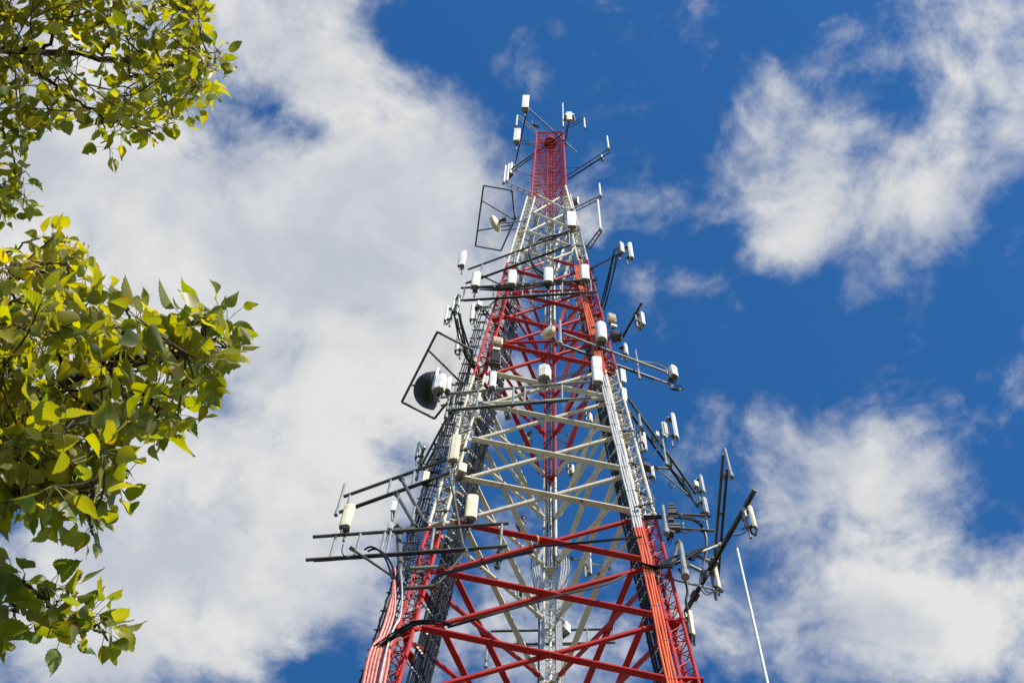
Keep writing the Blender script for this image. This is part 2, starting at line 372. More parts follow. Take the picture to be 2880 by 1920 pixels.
cage_ladder('R', Vector((-.40, .34, 0)), LZ(8.0), LZ(13.6), Vector((-.6, .8, 0)), 'pale hooped climbing ladder inside the upper right leg', None, M_GALV)

# ------------------------------------------------------------------ feeder cables strapped to the legs
def cable_run(name, label, leg, other, s0, s1, n, z0, z1, r, matr, back=0.0, clamp=True, group=None, jitter=.012, clampmat=None):
    t = thing(name, label, 'cables', legc(leg, z0)); ks = max(2, int((z1-z0)/1.5))
    fd = facedir(leg, other, z0); nrm = Vector((-fd.y, fd.x, 0))
    if (legc(leg, z0)-AX+Vector((0, 0, -z0))).dot(nrm) > 0: nrm = -nrm
    for i in range(n):
        s = lerp(s0, s1, i/max(1, n-1)); pts = []
        zt = z1-(i*37 % 7)*.5
        for k in range(ks+1):
            z = lerp(z0, zt, k/ks); pts.append(legc(leg, z)+fd*(s+random.uniform(-1, 1)*jitter)+nrm*(back+random.uniform(-1, 1)*jitter*1.5))
        MB().path(pts, r, 7).build('cable', matr, t)
    if clamp:
        z = z0+.4
        while z < z1:
            c = legc(leg, z)+nrm*back; m = MB(); m2 = MB()
            m.tube(c+fd*(s0-.08), c+fd*(s1+.08), .016, 5)
            for i in range(n): s = lerp(s0, s1, i/max(1, n-1)); p = c+fd*s; m2.tube(p-Vector((0, 0, .03)), p+Vector((0, 0, .03)), r*1.25, 7)
            m.tube(c+fd*(s0-.08), legc(leg, z), .016, 5); m2.tube(c+fd*(s0-.05)+nrm*.02, c+fd*(s1+.05)+nrm*.02, .009, 5)
            if z > LZ(-.7): hr = m.build('hanger_rail', M_GALVD, t); m2.build('clamp', clampmat or M_WHITE, hr)
            z += .95
    return t
cable_run('feeder_cables', 'thick row of black feeder cables climbing beside the left leg', 'L', 'C', .44, 1.04, 8, LZ(-3), LZ(9.4), .033, M_BLACK)
cable_run('feeder_cables', 'row of black feeder cables climbing beside the right leg', 'R', 'C', .42, .98, 7, LZ(-3), LZ(9.0), .033, M_BLACK)
cable_run('feeder_cables', 'second black cable row set deeper behind the left leg', 'L', 'C', .60, .90, 4, LZ(-3), LZ(5.4), .030, M_BLACK, back=.16, clamp=False)
cable_run('feeder_cables', 'thin black cables running up the outer side of the left leg by the caged ladder', 'L', 'R', -.62, -.34, 5, LZ(-3), LZ(8.5), .020, M_BLACK, back=-.12, clampmat=M_GALVD)
# odd stand-off pipes and brackets bolted round the two front legs
random.seed(5)
for q in range(34):
    leg = 'LR'[q % 2]; z = LZ(.3+q*.33); c = legc(leg, z); s_ = 1 if leg == 'R' else -1
    dv = Vector((random.uniform(.25, .6)*s_, random.uniform(-.15, .35), 0)); o = Vector((-random.uniform(.15, .35)*s_, -.26+random.uniform(-.05, .1), random.uniform(-.3, .3)))
    m = MB().tube(c+o, c+o+dv, .022, 8); e = c+o+dv*random.uniform(.7, 1)
    if q % 3: m.tube(e-Vector((0, 0, random.uniform(.2, .5))), e+Vector((0, 0, random.uniform(.2, .6))), .022, 8)
    m.box(c+o+dv*.3, .09, .09, .12)
    m.build('standoff_bracket', M_GALVD if q % 4 else M_GALV, T)
    if q % 2:
        p = [e+Vector((random.uniform(-.12, .12), random.uniform(-.1, .1), .25-.16*k)) for k in range(5)]
        MB().path(p+[c+Vector((0, .2, -.6))], .011, 5).build('slack_lead', M_BLACK, T)

# ================================================================== antennas, mounts and dishes hung on the tower
FOC = FPX
def dist(p): return (p-CAM).dot(FWD)
def box_geom(px, Y, d_ratio, yaw):
    """size in metres of an upright box that fills the picture box px at depth Y"""
    x0, y0, x1, y1 = px; c = PY((x0+x1)/2, (y0+y1)/2, Y); k = dist(c)/FOC
    wp, hp = (x1-x0)*k, (y1-y0)*k
    v = (c-CAM).normalized(); el = math.asin(v.z)
    (ax_, ay_), (bx_, by_) = proj(c), proj(c+Vector((0, 0, 1)))     # uprights lean in the view: take that out of the width
    wp = max(wp*.60, wp-abs((bx_-ax_)/(by_-ay_))*hp*.8)
    cw, sw = abs(math.cos(yaw)), abs(math.sin(yaw))
    w = wp/(cw+d_ratio*sw); d = w*d_ratio
    H = (hp-(d*cw+w*sw)*math.sin(el)*.85)/math.cos(el)
    return c, w, d, max(H, .55*w)
def frame_axes(yaw):
    f = Vector((math.sin(yaw), -math.cos(yaw), 0)); s = Vector((math.cos(yaw), math.sin(yaw), 0)); return s, f, Vector((0, 0, 1))
def profile(w, d, kind):
    if kind == 'round':
        pts = [(-w/2, -d/2)]
        n = 10
        for i in range(n+1):
            t = math.pi*i/n; x = -math.cos(t); y = math.sin(t)
            sx_ = math.copysign(abs(x)**.55, x); pts.append((sx_*w/2, -d*.1+d*.6*(y**.75 if y > 0 else 0)))
        pts.append((w/2, -d/2))
    elif kind == 'cyl':
        pts = [(w/2*math.cos(2*math.pi*i/20), w/2*math.sin(2*math.pi*i/20)) for i in range(20)][::-1]
    elif kind == 'ridge':                      # box with a stepped front rib
        pts = [(-w/2, -d/2), (-w/2, d*.2), (-w*.40, d*.28), (-w*.30, d*.30), (-w*.26, d*.5), (w*.26, d*.5), (w*.30, d*.30), (w*.40, d*.28), (w/2, d*.2), (w/2, -d/2)]
    else:
        r = min(w, d)*.12; pts = []
        for cx_, cy_, a0 in ((-w/2+r, -d/2+r, 270), (-w/2+r, d/2-r, 180), (w/2-r, d/2-r, 90), (w/2-r, -d/2+r, 0)):
            for q in range(3): a = math.radians(a0-45*q); pts.append((cx_+r*math.cos(a), cy_+r*math.sin(a)))
    return pts
def body(c, w, d, H, yaw, kind, tilt=0):
    s, f, z = frame_axes(yaw); m = MB(); pr = profile(w, d, kind)
    def ring(zz, k): return [c+s*(x*k)+f*(y*k)+z*zz+f*(tilt*zz) for x, y in pr]
    e = min(w, H)*.05
    m.rings([ring(-H/2, .90), ring(-H/2+e*.35, .975), ring(-H/2+e, 1), ring(H/2-e, 1), ring(H/2-e*.35, .975), ring(H/2, .90)])
    return m, s, f, z
def panel(label, px, Y, yaw=0, kind='round', dr=.5, matr=None, group=None, pipe=True, cables=3, cat='antenna', name='panel_antenna', seam=False, pipe_len=1.35, tilt=0):
    yaw = math.radians(yaw); matr = matr or M_WHITE
    c, w, d, H = box_geom(px, Y, dr, yaw)
    t = thing(name, label, cat, c, group)
    m, s, f, z = body(c, w, d, H, yaw, kind, tilt)
    rad = m.build('radome', matr, t, angle=32)
    if H > w*.7:
        pr = profile(w*.93, d*.93, kind); MB().rings([[c+s*x+f*y-z*(H*.5+.014) for x, y in pr], [c+s*x+f*y-z*(H*.5-.02) for x, y in pr]]).build('shaded_end_cap', M_CAP, rad)
    if seam: MB().box(c+f*(d*.5+.001)+z*.02, w*.9, .012, .012, (s, f, z)).build('seam', M_GREY, rad)
    if pipe:
        pc = c-f*(d*.5+.13); r = .034
        MB().tube(pc-z*(H*pipe_len*.5+.18), pc+z*(H*.5+.02), r, 10).build('mounting_pipe', M_GALV, t)
        for q in (-.36, .36):
            MB().box(c-f*(d*.5+.07)+z*q*H, min(.16, w*.6), .14, .05, (s, f, z)).box(pc+z*q*H, .12, .10, .07, (s, f, z)).build('bracket', M_GALVD, t)
    if cables:
        j = MB(); co = MB()
        for i in range(cables):
            x = (i-(cables-1)/2)*w*.55/max(1, cables-1) if cables > 1 else 0
            a = c+s*x-z*H*.5+f*random.uniform(-.1, .15)*d; dz = random.uniform(.16, .30)
            co.tube(a+z*.01, a-z*.07, .022, 8)
            b = c-f*(d*.5+.10)+s*random.uniform(-.1, .1)-z*(H*.5-.05)
            j.path([a-z*.05, a-z*dz, lerp(a, b, .5)-z*(dz+.12)+s*random.uniform(-.08, .08), b-z*dz*.6, b+z*.12], .011, 5)
        co.build('connector', M_GALVD, t); j.build('jumper_cable', M_BLACK, t)
    return t
def radio(label, px, Y, yaw=0, dr=.6, matr=None, group=None, name='radio_unit', fins=7, bracket=True):
    yaw = math.radians(yaw); c, w, d, H = box_geom(px, Y, dr, yaw); t = thing(name, label, 'radio unit', c, group)
    m, s, f, z = body(c, w, d*.7, H, yaw, 'box'); m.build('housing', matr or M_GREY, t)
    if fins:
        fm = MB()
        for i in range(fins): fm.box(c+f*(d*.35+.028)+s*((i+.5)/fins-.5)*w*.86, .012, .058, H*.86, (s, f, z))
        fm.build('cooling_fins', matr or M_GREY, t, smooth=False)
    if bracket: MB().box(c-f*(d*.35+.05), w*.4, .12, H*.5, (s, f, z)).build('bracket', M_GALVD, t)
    cb = MB()
    for i in range(2):
        a = c+s*(i-.5)*w*.4-z*H*.5; cb.path([a, a-z*.12, a-z*.2-f*.12, a-z*.05-f*.25], .011, 5)
    cb.build('jumper_cable', M_BLACK, t)
    return t
def whip(label, base, top_y, Y, r=.03, matr=None, group=None, name='whip_antenna', r2=None):
    if name == 'mounting_pole': r *= .70
    b = PY(base[0], base[1], Y); lo_, hi = 0.0, 12.0
    for _ in range(40):
        h = (lo_+hi)/2
        if proj(b+Vector((0, 0, h)))[1] > top_y: lo_ = h
        else: hi = h
    t = thing(name, label, 'antenna', b, group); z = Vector((0, 0, 1))
    MB().tube(b+z*.12, b+z*h, r, 10, r2 or r*.85).build('rod', matr or M_WHITE, t)
    MB().tube(b-z*.10, b+z*.16, r*1.45, 10).build('base_sleeve', M_GALV, t)
    return t
def boom(label, rails, r=.05, ties=(), matr=None, group=None, name='antenna_mount', plates=(), tmat=None, tr=None):
    """rails: pairs of points; ties: fractions where a short tube joins rail 0 to rail 1"""
    c = (rails[0][0]+rails[0][1])/2; t = thing(name, label, 'mount', c, group)
    r *= .72
    for a, b in rails: MB().tube(a, b, r, 12).build('rail', matr or M_GALV, t)
    for q in ties: MB().tube(lerp(*rails[0], q), lerp(*rails[1], q), tr or r*.72, 10).build('tie', tmat or M_GALV, t)
    if (rails[0][1]-rails[0][0]).length > 1.4:
        a, b = rails[-1]; dn = Vector((0, 0, -1)); n_ = 14; ph = random.uniform(0, 6); mc = MB()
        for o_ in (-1, 1):
            mc.path([lerp(a, b, .04+.8*i/n_)+dn*(r+.022+.018*abs(math.sin(i*1.1+ph+o_)))+Vector((0, o_*.022, 0)) for i in range(n_+1)], .014, 5)
        mc.build('strapped_cable', M_BLACK, t)
    for q in plates:
        a, b = rails[0]; d = (b-a).normalized(); u = d.cross(Vector((0, 0, 1))).normalized()
        MB().box(lerp(a, b, q), .22, r*2.6, r*3.2, (d, u, d.cross(u))).build('clamp_plate', M_GALVD, t)
    return t
def ladder(a0, a1, b0, anchor, grow=1):
    """two level rails one above the other; anchor = (x, y, Y) on rail a"""
    z = PY(*anchor).z; A0, A1 = PZ(*a0, z), PZ(*a1, z); B0 = PY(*b0, A0.y); dv = Vector((0, 0, B0.z-A0.z))
    return [(A0, A1), (A0+dv, A1+dv)]
def flat_pair(a0, a1, b0, b1, anchor):
    """two level rails side by side at one height"""
    z = PY(*anchor).z; return [(PZ(*a0, z), PZ(*a1, z)), (PZ(*b0, z), PZ(*b1, z))]
def strut(label, p, q, r=.035, matr=None, group=None, name='support_strut'):
    r *= .8; t = thing(name, label, 'strut', p, group); MB().tube(p, q, r, 10).build('pipe', matr or M_GALV, t)
    d = (q-p).normalized(); u = d.orthogonal().normalized()
    for e in (p, q): MB().box(e, .12, r*2.6, r*2.6, (d, u, d.cross(u))).build('clamp', M_GALVD, t)
    return t
def dish(label, cpx, Y, R, axis, depth, matr, back=None, back_depth=.25, group=None):
    c = PY(*cpx, Y); ax = Vector(axis).normalized(); u = ax.cross(Vector((0, 0, 1))).normalized(); w = ax.cross(u)
    t = thing('microwave_dish', label, 'dish', c, group)
    def ring(rr, o): return [c+ax*o+rr*(math.cos(a)*u+math.sin(a)*w) for a in [2*math.pi*i/40 for i in range(40)]]
    MB().rings([ring(R*1.0, 0)]+[ring(R*math.cos(q), depth*math.sin(q)) for q in [math.pi/2*k/10 for k in range(1, 10)]]+[ring(R*.02, depth)]).build('radome', matr, t, angle=50)
    MB().rings([ring(R*1.03, .03), ring(R*1.03, -.10)]).build('rim', back or M_GREY, t)
    MB().rings([ring(R*1.0, -.10), ring(R*.85, -.10-back_depth*.4), ring(R*.5, -.10-back_depth*.8), ring(R*.16, -.10-back_depth)]).build('reflector', back or M_GREY, t, angle=60)
    MB().tube(c-ax*(.1+back_depth), c-ax*(.35+back_depth), .06, 10).box(c-ax*(.35+back_depth), .16, .16, .3).build('mount_bracket', M_GALVD, t)
    return t
def mesh_screen(label, corners, bars, anchor, wires=26, rf=.035, group=None):
    z = PY(*anchor).z; P = [PZ(x, y, z) for x, y in corners]; c = sum(P, Vector())/len(P)
    t = thing('ice_shield', label, 'mesh guard', c, group)
    m = MB()
    for i in range(len(P)): m.tube(P[i], P[(i+1) % len(P)], rf, 8)
    m.build('frame', M_GALVD, t)
    for a, b in bars: MB().tube(PZ(*a, z)+Vector((0, 0, -.05)), PZ(*b, z)+Vector((0, 0, -.05)), rf*.85, 8).build('crossbar', M_GALVD, t)
    g_ = MB()                                   # woven wire, clipped to the outline
    d0 = (P[1]-P[0]).normalized(); d1 = Vector((-d0.y, d0.x, 0))
    for dd, nn in ((d0, d1), (d1, d0)):
        t0 = min((p-c).dot(nn) for p in P); t1 = max((p-c).dot(nn) for p in P)
        for i in range(1, wires):
            q = lerp(t0, t1, i/wires); hits = []
            for k in range(len(P)):
                a, b = (P[k]-c).dot(nn)-q, (P[(k+1) % len(P)]-c).dot(nn)-q
                if a*b < 0: hits.append(lerp(P[k], P[(k+1) % len(P)], a/(a-b)))
            if len(hits) >= 2: g_.tube(hits[0], hits[1], .0022, 3, cap=False)
    g_.build('wire_mesh', M_GALVD, t)
    return t
def cablepx(label, pts, r, matr=None, n=1, spread=.06, name='loose_cables', group=None):
    """pts: (x, y, Y); smoothed through the points"""
    P = [PY(*p) for p in pts]; t = thing(name, label, 'cables', P[0], group)
    for i in range(n):
        o = Vector((random.uniform(-1, 1), random.uniform(-1, 1), random.uniform(-1, 1)))*spread if n > 1 else Vector()
        Q = [p+o*random.uniform(.6, 1.3) for p in P]; out = []
        for k in range(len(Q)-1):
            a, b, c_, d = Q[max(k-1, 0)], Q[k], Q[k+1], Q[min(k+2, len(Q)-1)]
            for s_ in range(5):
                u = s_/5; out.append(.5*((2*b)+(c_-a)*u+(2*a-5*b+4*c_-d)*u*u+(3*b-a-3*c_+d)*u**3))
        out.append(Q[-1]); MB().path(out, r, 7).build('cable', matr or M_BLACK, t)
    return t

# ---------------------------------------------------------------- mast head
zt = PY(1545, 359, 18.7).z
G1 = 'booms of the triangular frame round the mast head'
boom('pale straight pipe boom crossing in front of the red mast head', [(PZ(1484, 303, zt), PZ(1623, 430, zt))], .045, matr=M_GALV, group=G1)
boom('dark pipe boom joining the white box antennas left of the mast head', [(PZ(1485, 300, zt), PZ(1449, 462, zt))], .05, matr=M_GALVD, group=G1)
boom('dark pipe boom rising across the middle of the red mast', [(PZ(1438, 476, zt), PZ(1592, 370, zt))], .045, matr=M_GALVD, group=G1)
boom('dark boom on the right of the mast head below the three-faced antenna', [(PZ(1600, 340, zt+.1), PZ(1585, 432, zt+.1))], .06, matr=M_GALVD, group=G1)
def yat(px, py, z): return PZ(px, py, z).y
panel('white box antenna at the very top left of the mast', (1467, 268, 1489, 311), yat(1480, 300, zt), 0, 'box', .6, cables=2)
panel('white box antenna halfway down the dark left boom of the mast', (1443, 361, 1465, 404), yat(1458, 395, zt), 0, 'box', .6, cables=2)
panel('small white box antenna at the low left end of the mast frame', (1430, 456, 1449, 496), yat(1442, 480, zt), 25, 'box', .7, cables=3)
for q, (yaw, lab) in enumerate(((-75, 'left-facing'), (0, 'front-facing'), (75, 'right-facing'))):
    x = (1591, 1601, 1611)[q]
    panel('small white %s antenna of the three-faced cluster on top of the mast' % lab, (x-8, 317-(2 if q == 1 else -3), x+8, 342), yat(1600, 342, zt)-.12*(q == 1), yaw, 'box', .5, pipe=False, cables=1, group='three-faced cluster on top of the mast')
whip('tall thin white whip antenna standing on the right of the mast top', (1584, 357), 290, 19.6, .035)
A = ladder((1457, 326), (1508, 372), (1455, 331), (1508, 372, 19.5)); boom('short twin-tube arm reaching up left from the mast top', flat_pair((1457, 323), (1510, 370), (1454, 330), (1507, 376), (1508, 372, 19.5)), .03, (.2, .5, .8))
whip('short white rod antenna hanging at the tip of the upper left arm', (1452, 355), 325, PZ(1456, 326, A[0][0].z).y, .045, name='dipole_antenna')
A = flat_pair((1586, 359), (1641, 330), (1589, 366), (1644, 336), (1588, 362, 19.6)); boom('short twin-tube arm reaching right from the mast top', A, .03, (.2, .5, .8), M_GALVD)
whip('short white rod antenna hanging at the tip of the upper right arm', (1645, 361), 333, A[0][1].y, .045, name='dipole_antenna')
A = flat_pair((1590, 497), (1712, 420), (1596, 505), (1716, 428), (1593, 500, 19.6)); boom('long dark twin-tube arm reaching right from the middle of the red mast', A, .035, (.25, .55, .85), M_GALVD)
whip('white whip antenna standing on the end of the long right arm', (1712, 420), 384, A[0][1].y, .05)
whip('short stub antenna under the long right arm', (1694, 450), 436, A[0][1].y+.5, .05, name='dipole_antenna')
A = flat_pair((1614, 587), (1688, 550), (1617, 595), (1691, 558), (1616, 590, 19.3)); boom('dark twin-tube arm at the red and white joint on the right', A, .035, (.3, .6, .9), M_GALVD)
whip('white whip antenna standing on the arm at the red and white joint', (1689, 552), 517, A[0][1].y, .05)
A = flat_pair((1648, 698), (1686, 645), (1656, 704), (1692, 652), (1652, 702, 19.1)); boom('dark twin-tube arm below the long white whip on the right', A, .04, (.2, .5, .8), M_GALVD)
whip('longest white whip antenna right of the upper white section', (1689, 647), 563, A[0][1].y, .05)
A = flat_pair((1427, 513), (1496, 542), (1424, 521), (1492, 550), (1494, 546, 19.5)); boom('pale twin-tube arm reaching left at the foot of the red mast', A, .035, (.2, .45, .7, .92))
whip('left one of two white rods on the arm at the foot of the mast', (1417, 515), 466, A[0][0].y, .05, name='dipole_antenna')
whip('right one of two white rods on the arm at the foot of the mast', (1426, 511), 461, A[0][0].y, .05, name='dipole_antenna')
z = PY(1500, 440, 19.6).z; A = [(PZ(1437, 478, z), PZ(1497, 435, z)), (PZ(1441, 483, z), PZ(1499, 442, z))]; boom('dark twin-tube arm behind the small box antenna left of the mast', A, .04, (.3, .7), M_GALVD)
strut('thin brace running left from the red mast to the box antennas', PY(1454, 480, 19.2), PY(1496, 495, 19.7), .03, M_GALVD)
strut('thin brace running right from the red mast to the long arm', PY(1589, 471, 19.7), PY(1624, 472, 19.3), .022, M_GALVD)
z = zt-.9; boom('pale twin-tube stub arm behind the middle left box antenna', [(PZ(1462, 394, z), PZ(1510, 404, z)), (PZ(1461, 402, z), PZ(1509, 411, z))], .035, (.2, .5, .8))
t_ = thing('warning_lamp', 'small dark lamp bracket on the left corner of the mast top', 'lamp', PY(1508, 354, 19.5))
MB().tube(PY(1499, 350, 19.4), PY(1514, 357, 19.5), .09, 10).build('lamp_body', M_FIN, t_); MB().tube(PY(1497, 351, 19.4), PY(1497, 339, 19.4), .018, 6).build('spike', M_GALV, t_)
panel('small white dipole panel on the right at the foot of the red mast', (1622, 552, 1629, 575), 19.5, 40, 'box', .5, cables=0)
radio('tangled dark junction box on the right at the foot of the red mast', (1606, 556, 1626, 580), 19.6, 20, matr=M_FIN)

# ---------------------------------------------------------------- upper white section
mesh_screen('open mesh guard left of the upper white section above the small dish', [(1360, 522), (1440, 536), (1448, 618), (1409, 705), (1337, 692)], [((1356, 564), (1447, 618)), ((1344, 648), (1440, 632))], (1447, 618, 19.5), 24, .035)
strut('thick dark post along the right edge of the upper mesh guard', PY(1440, 538, 18.7), PY(1450, 612, 19.2), .055, M_GALVD)
dish('small cream dish pointing left beside the upper white section', (1390, 630), 18.9, .36, (-.82, .42, 0), .12, M_CREAM, M_CREAM, .12)
z = PY(1470, 626, 19.2).z; boom('short grey twin-pipe arm holding the small cream dish', [(PZ(1405, 628, z), PZ(1480, 622, z)), (PZ(1408, 648, z), PZ(1482, 642, z))], .045, (.35,))
panel('white box antenna on the right leg of the upper white section', (1594, 594, 1621, 643), 18.7, 0, 'box', .45, cables=5)
strut('cream painted pipe along the upper right leg above the box antenna', PY(1590, 522, 19.2), PY(1609, 592, 19.0), .065, M_CREAM)
cablepx('black cables looping from the upper right box antenna across to the front', [(1606, 650, 18.6), (1570, 662, 18.5), (1520, 675, 18.5), (1497, 700, 18.5), (1494, 730, 18.5), (1512, 758, 18.4), (1545, 780, 18.4)], .03, n=4, spread=.09)
# frame F2 and its antennas
A = ladder((1316, 758), (1606, 652), (1298, 797), (1440, 712, 18.75)); boom('upper slanted twin-pipe mount crossing the white section', A, .055, (.14, .46, .98), M_GALVD, tmat=M_GALV)
panel('white panel antenna on the left tip of the upper slanted mount', (1285, 703, 1314, 752), A[0][0].y-.1, -15, 'round', .4)
strut('dark brace under the left end of the upper slanted mount', PY(1345, 770, A[0][0].y), PY(1405, 800, 18.9), .04, M_GALVD)
# frame F1 with four antennas
A = ladder((1296, 810), (1676, 786), (1294, 845), (1420, 802, 18.45)); boom('level twin-pipe mount carrying four white panel antennas in a row', A, .055, (.03, .25, .46, .52, .75, .96), M_GALVD, tmat=M_GALV)
G2 = 'row of four white panel antennas on the level mount'; y_ = A[0][0].y-.25
panel('first white panel of the row of four, hanging clear left of the leg', (1323, 763, 1353, 813), y_, 0, 'round', .62, group=G2)
panel('second white panel of the row of four, in front of the left leg', (1425, 758, 1454, 808), y_-.05, 0, 'round', .62, group=G2)
panel('third white panel of the row of four, over the middle of the tower', (1528, 751, 1556, 802), y_-.08, 0, 'round', .62, group=G2)
panel('fourth white panel of the row of four, in front of the right leg', (1631, 743, 1659, 795), y_-.1, 0, 'round', .62, group=G2)
cablepx('black jumper cables lying along the level mount of four antennas', [(1345, 810, 18.3), (1400, 812, 18.3), (1470, 808, 18.3), (1530, 800, 18.3), (1600, 792, 18.3), (1650, 800, 18.6)], .026, n=4, spread=.08)
# right boom R1
A = flat_pair((1743, 700), (1700, 873), (1730, 696), (1687, 870), (1697, 872, 19.7)); boom('long dark twin-pipe boom rising right of the upper red section', A, .036, (.03, .3, .6, .9), M_GALVD)
panel('white panel antenna with ribbed face on the end of the long rising right boom', (1764, 679, 1785, 732), A[0][0].y-.1, 62, 'round', .8, cables=2)
panel('small grey pole clamp unit beside the ribbed white panel on the rising right boom', (1738, 678, 1758, 716), A[0][0].y-.1, 30, 'box', .7, M_GREY, cables=1, name='amplifier_unit', cat='radio unit')
strut('dark slanting brace from the right leg up to the long rising boom', PY(1660, 757, 18.9), PY(1733, 719, A[0][0].y+.35), .045, M_GALVD)
cablepx('bunch of black cables at the foot of the long rising right boom', [(1728, 720, 17.4), (1716, 790, 18.2), (1700, 850, 19), (1688, 880, 19.3), (1690, 930, 19.2)], .016, n=3, spread=.06)
# left booms L1
A = flat_pair((1274, 876), (1325, 1035), (1287, 874), (1336, 1030), (1327, 1033, 19.1)); boom('dark twin-pipe boom on the left of the lower red section', A, .045, (.05, .3, .55, .8), M_GALVD)
panel('white panel antenna seen from behind on the left boom of the red section', (1268, 833, 1295, 884), A[0][0].y-.05, -150, 'ridge', .35, cables=4)
panel('slim white panel antenna facing left on the end of the left red-section boom', (1248, 856, 1263, 908), A[0][0].y, -80, 'ridge', .6, cables=3)
panel('long white panel antenna hanging below the left red-section boom', (1276, 925, 1297, 992), A[0][0].y+1.0, -60, 'ridge', .5, cables=5)
z = PY(1380, 903, 19.2).z; boom('short dark arm with two small antennas left of the red section', [(PZ(1340, 856, z), PZ(1380, 903, z)), (PZ(1346, 851, z), PZ(1386, 897, z))], .04, (.2, .6), M_GALVD)
panel('small white panel antenna facing left on the short dark arm', (1318, 851, 1337, 904), yat(1340, 860, z), -55, 'ridge', .6, cables=3)
panel('tiny white box antenna at the head of the short dark arm', (1339, 844, 1358, 866), yat(1346, 853, z), 25, 'box', .6, cables=1)
strut('dark brace climbing from the left leg of the red section to its left', PY(1362, 872, 18.8), PY(1396, 843, 19), .035, M_GALVD)
strut('dark brace under the left red-section boom', PY(1325, 960, 18.5), PY(1372, 930, 19), .035, M_GALVD)
cablepx('black cables hanging in a loop under the left red-section boom', [(1285, 890, 17.6), (1300, 960, 18.2), (1318, 1010, 18.6), (1340, 1040, 18.9), (1330, 1090, 18.9)], .026, n=5, spread=.12)
# frame F3 and its antennas
A = ladder((1262, 1107), (1660, 1073), (1262, 1153), (1330, 1101, 18.25)); boom('level twin-pipe mount at the red to white joint of the middle tower', A, .06, (.21, .46, .54, .80), M_GALV)
y3 = A[0][0].y-.22
panel('white twin-rib box antenna over the middle of the tower on the level joint mount', (1507, 1020, 1551, 1080), y3, -18, 'ridge', .75, seam=True)
panel('tall white panel antenna with a seam in front of the right leg', (1662, 1000, 1697, 1081), y3-.25, 4, 'round', .5, seam=True)
panel('slim white cylinder antenna beside the left leg at the joint mount', (1373, 1042, 1398, 1096), y3-.1, -8, 'round', .7)
panel('broad white box antenna right of the charcoal dish', (1212, 1046, 1258, 1106), y3-.2, -14, 'ridge', .55, seam=True)
panel('thin white plate antenna close against the charcoal dish', (1213, 1032, 1237, 1096), y3+.15, -70, 'box', .45, cables=0)
panel('narrow white panel antenna between the dish antennas and the left leg', (1248, 1056, 1272, 1102), y3+.1, -20, 'ridge', .6)
cablepx('black cable sagging between the middle box antenna and the right leg', [(1540, 1078, 18), (1580, 1060, 18.1), (1620, 1050, 18.2), (1655, 1045, 18.6)], .022, n=2, spread=.04)
# cabinets on the legs of the red section
radio('beige louvred cabinet on the left leg of the red section', (1383, 946, 1416, 977), 18.55, 10, .5, M_CREAM)
radio('dark finned radio stack under the beige cabinet on the left leg', (1375, 985, 1412, 1035), 18.6, 10, .6, M_FIN, fins=9)
radio('small white unit between cabinet and dark radios on the left leg', (1384, 974, 1408, 990), 18.45, 10, .5, M_WHITE, fins=0)
radio('beige louvred cabinet at the upper right of the red section', (1705, 880, 1735, 912), 18.6, 18, .55, M_CREAM)
radio('small white unit under the right beige cabinet', (1716, 908, 1737, 924), 18.5, 18, .5, M_WHITE, fins=0)
radio('dark finned radio stack below the right beige cabinet', (1712, 926, 1752, 964), 18.6, 18, .6, M_FIN, fins=9)
panel('thick pale cylinder antenna with open cable end on the right leg', (1672, 903, 1709, 973), 18.3, 0, 'cyl', 1, M_WHITE, name='tube_antenna', cables=7)
panel('narrow white panel antenna right of the dark radio stack', (1752, 963, 1769, 1003), 18.9, 60, 'box', .6, cables=2)
z = PY(1745, 955, 18.9).z; boom('single dark pipe boom pointing up right of the beige cabinet', [(PZ(1750, 950, z), PZ(1806, 850, z))], .06, matr=M_GALVD)
panel('white panel antenna seen from behind under the single dark boom', (1787, 876, 1817, 929), yat(1795, 880, z)+.15, 125, 'box', .45, cables=3)
dish('small cream dish on a grey pole inside the red section', (1539, 930), 18.3, .26, (-.62, -.78, .0), .05, M_CREAM, M_CREAM, .18)
whip('thick grey pole holding the small dish inside the red section', (1575, 966), 902, 18.2, .085, M_GALV, name='mounting_pole')
# boom F4 to the right
z = PY(1680, 974, 18.4).z; A = [(PZ(1584, 938, z), PZ(1872, 1046, z)), (PZ(1579, 969, z), PZ(1888, 1082, z))]
boom('long grey twin-pipe boom running right to the lone white antenna', A, .055, (.30,), M_GALV)
whip('grey vertical pole clamped midway on the long right boom', (1798, 1063), 984, yat(1795, 1030, z), .05, M_GALV, name='mounting_pole')
panel('lone white drum-sided antenna on the far end of the long right boom', (1877, 1023, 1913, 1070), yat(1880, 1065, z), 35, 'round', .75, M_WHITE, cables=5)
t_ = thing('cable_coil', 'black coil of spare cable hanging under the lone right antenna', 'cables', PY(1903, 1092, 19.3))
for q in range(4): 
    c_ = PY(1903, 1090+q*1.5, yat(1885, 1075, z)); rr = .19+.012*q; a0 = .35*q
    MB().path([c_+rr*Vector((math.cos(a), math.sin(a0)*math.sin(a)*.8, math.sin(a)*1.5)) for a in [k*math.pi/12 for k in range(25)]], .012, 5).build('loop', M_BLACK, t_)
cablepx('grey conduit curving along the long right boom to the lone antenna', [(1760, 1010, 18.9), (1815, 1018, 19.1), (1850, 1024, 19.2), (1872, 1036, 19.3), (1877, 1052, 19.3)], .028, M_GALV)
radio('upper grey-white equipment box on the right leg below the long boom', (1742, 1034, 1763, 1079), 18.5, 22, .6, M_WHITE, fins=0)
radio('lower grey-white equipment box on the right leg below the long boom', (1746, 1087, 1766, 1132), 18.5, 22, .6, M_WHITE, fins=0)
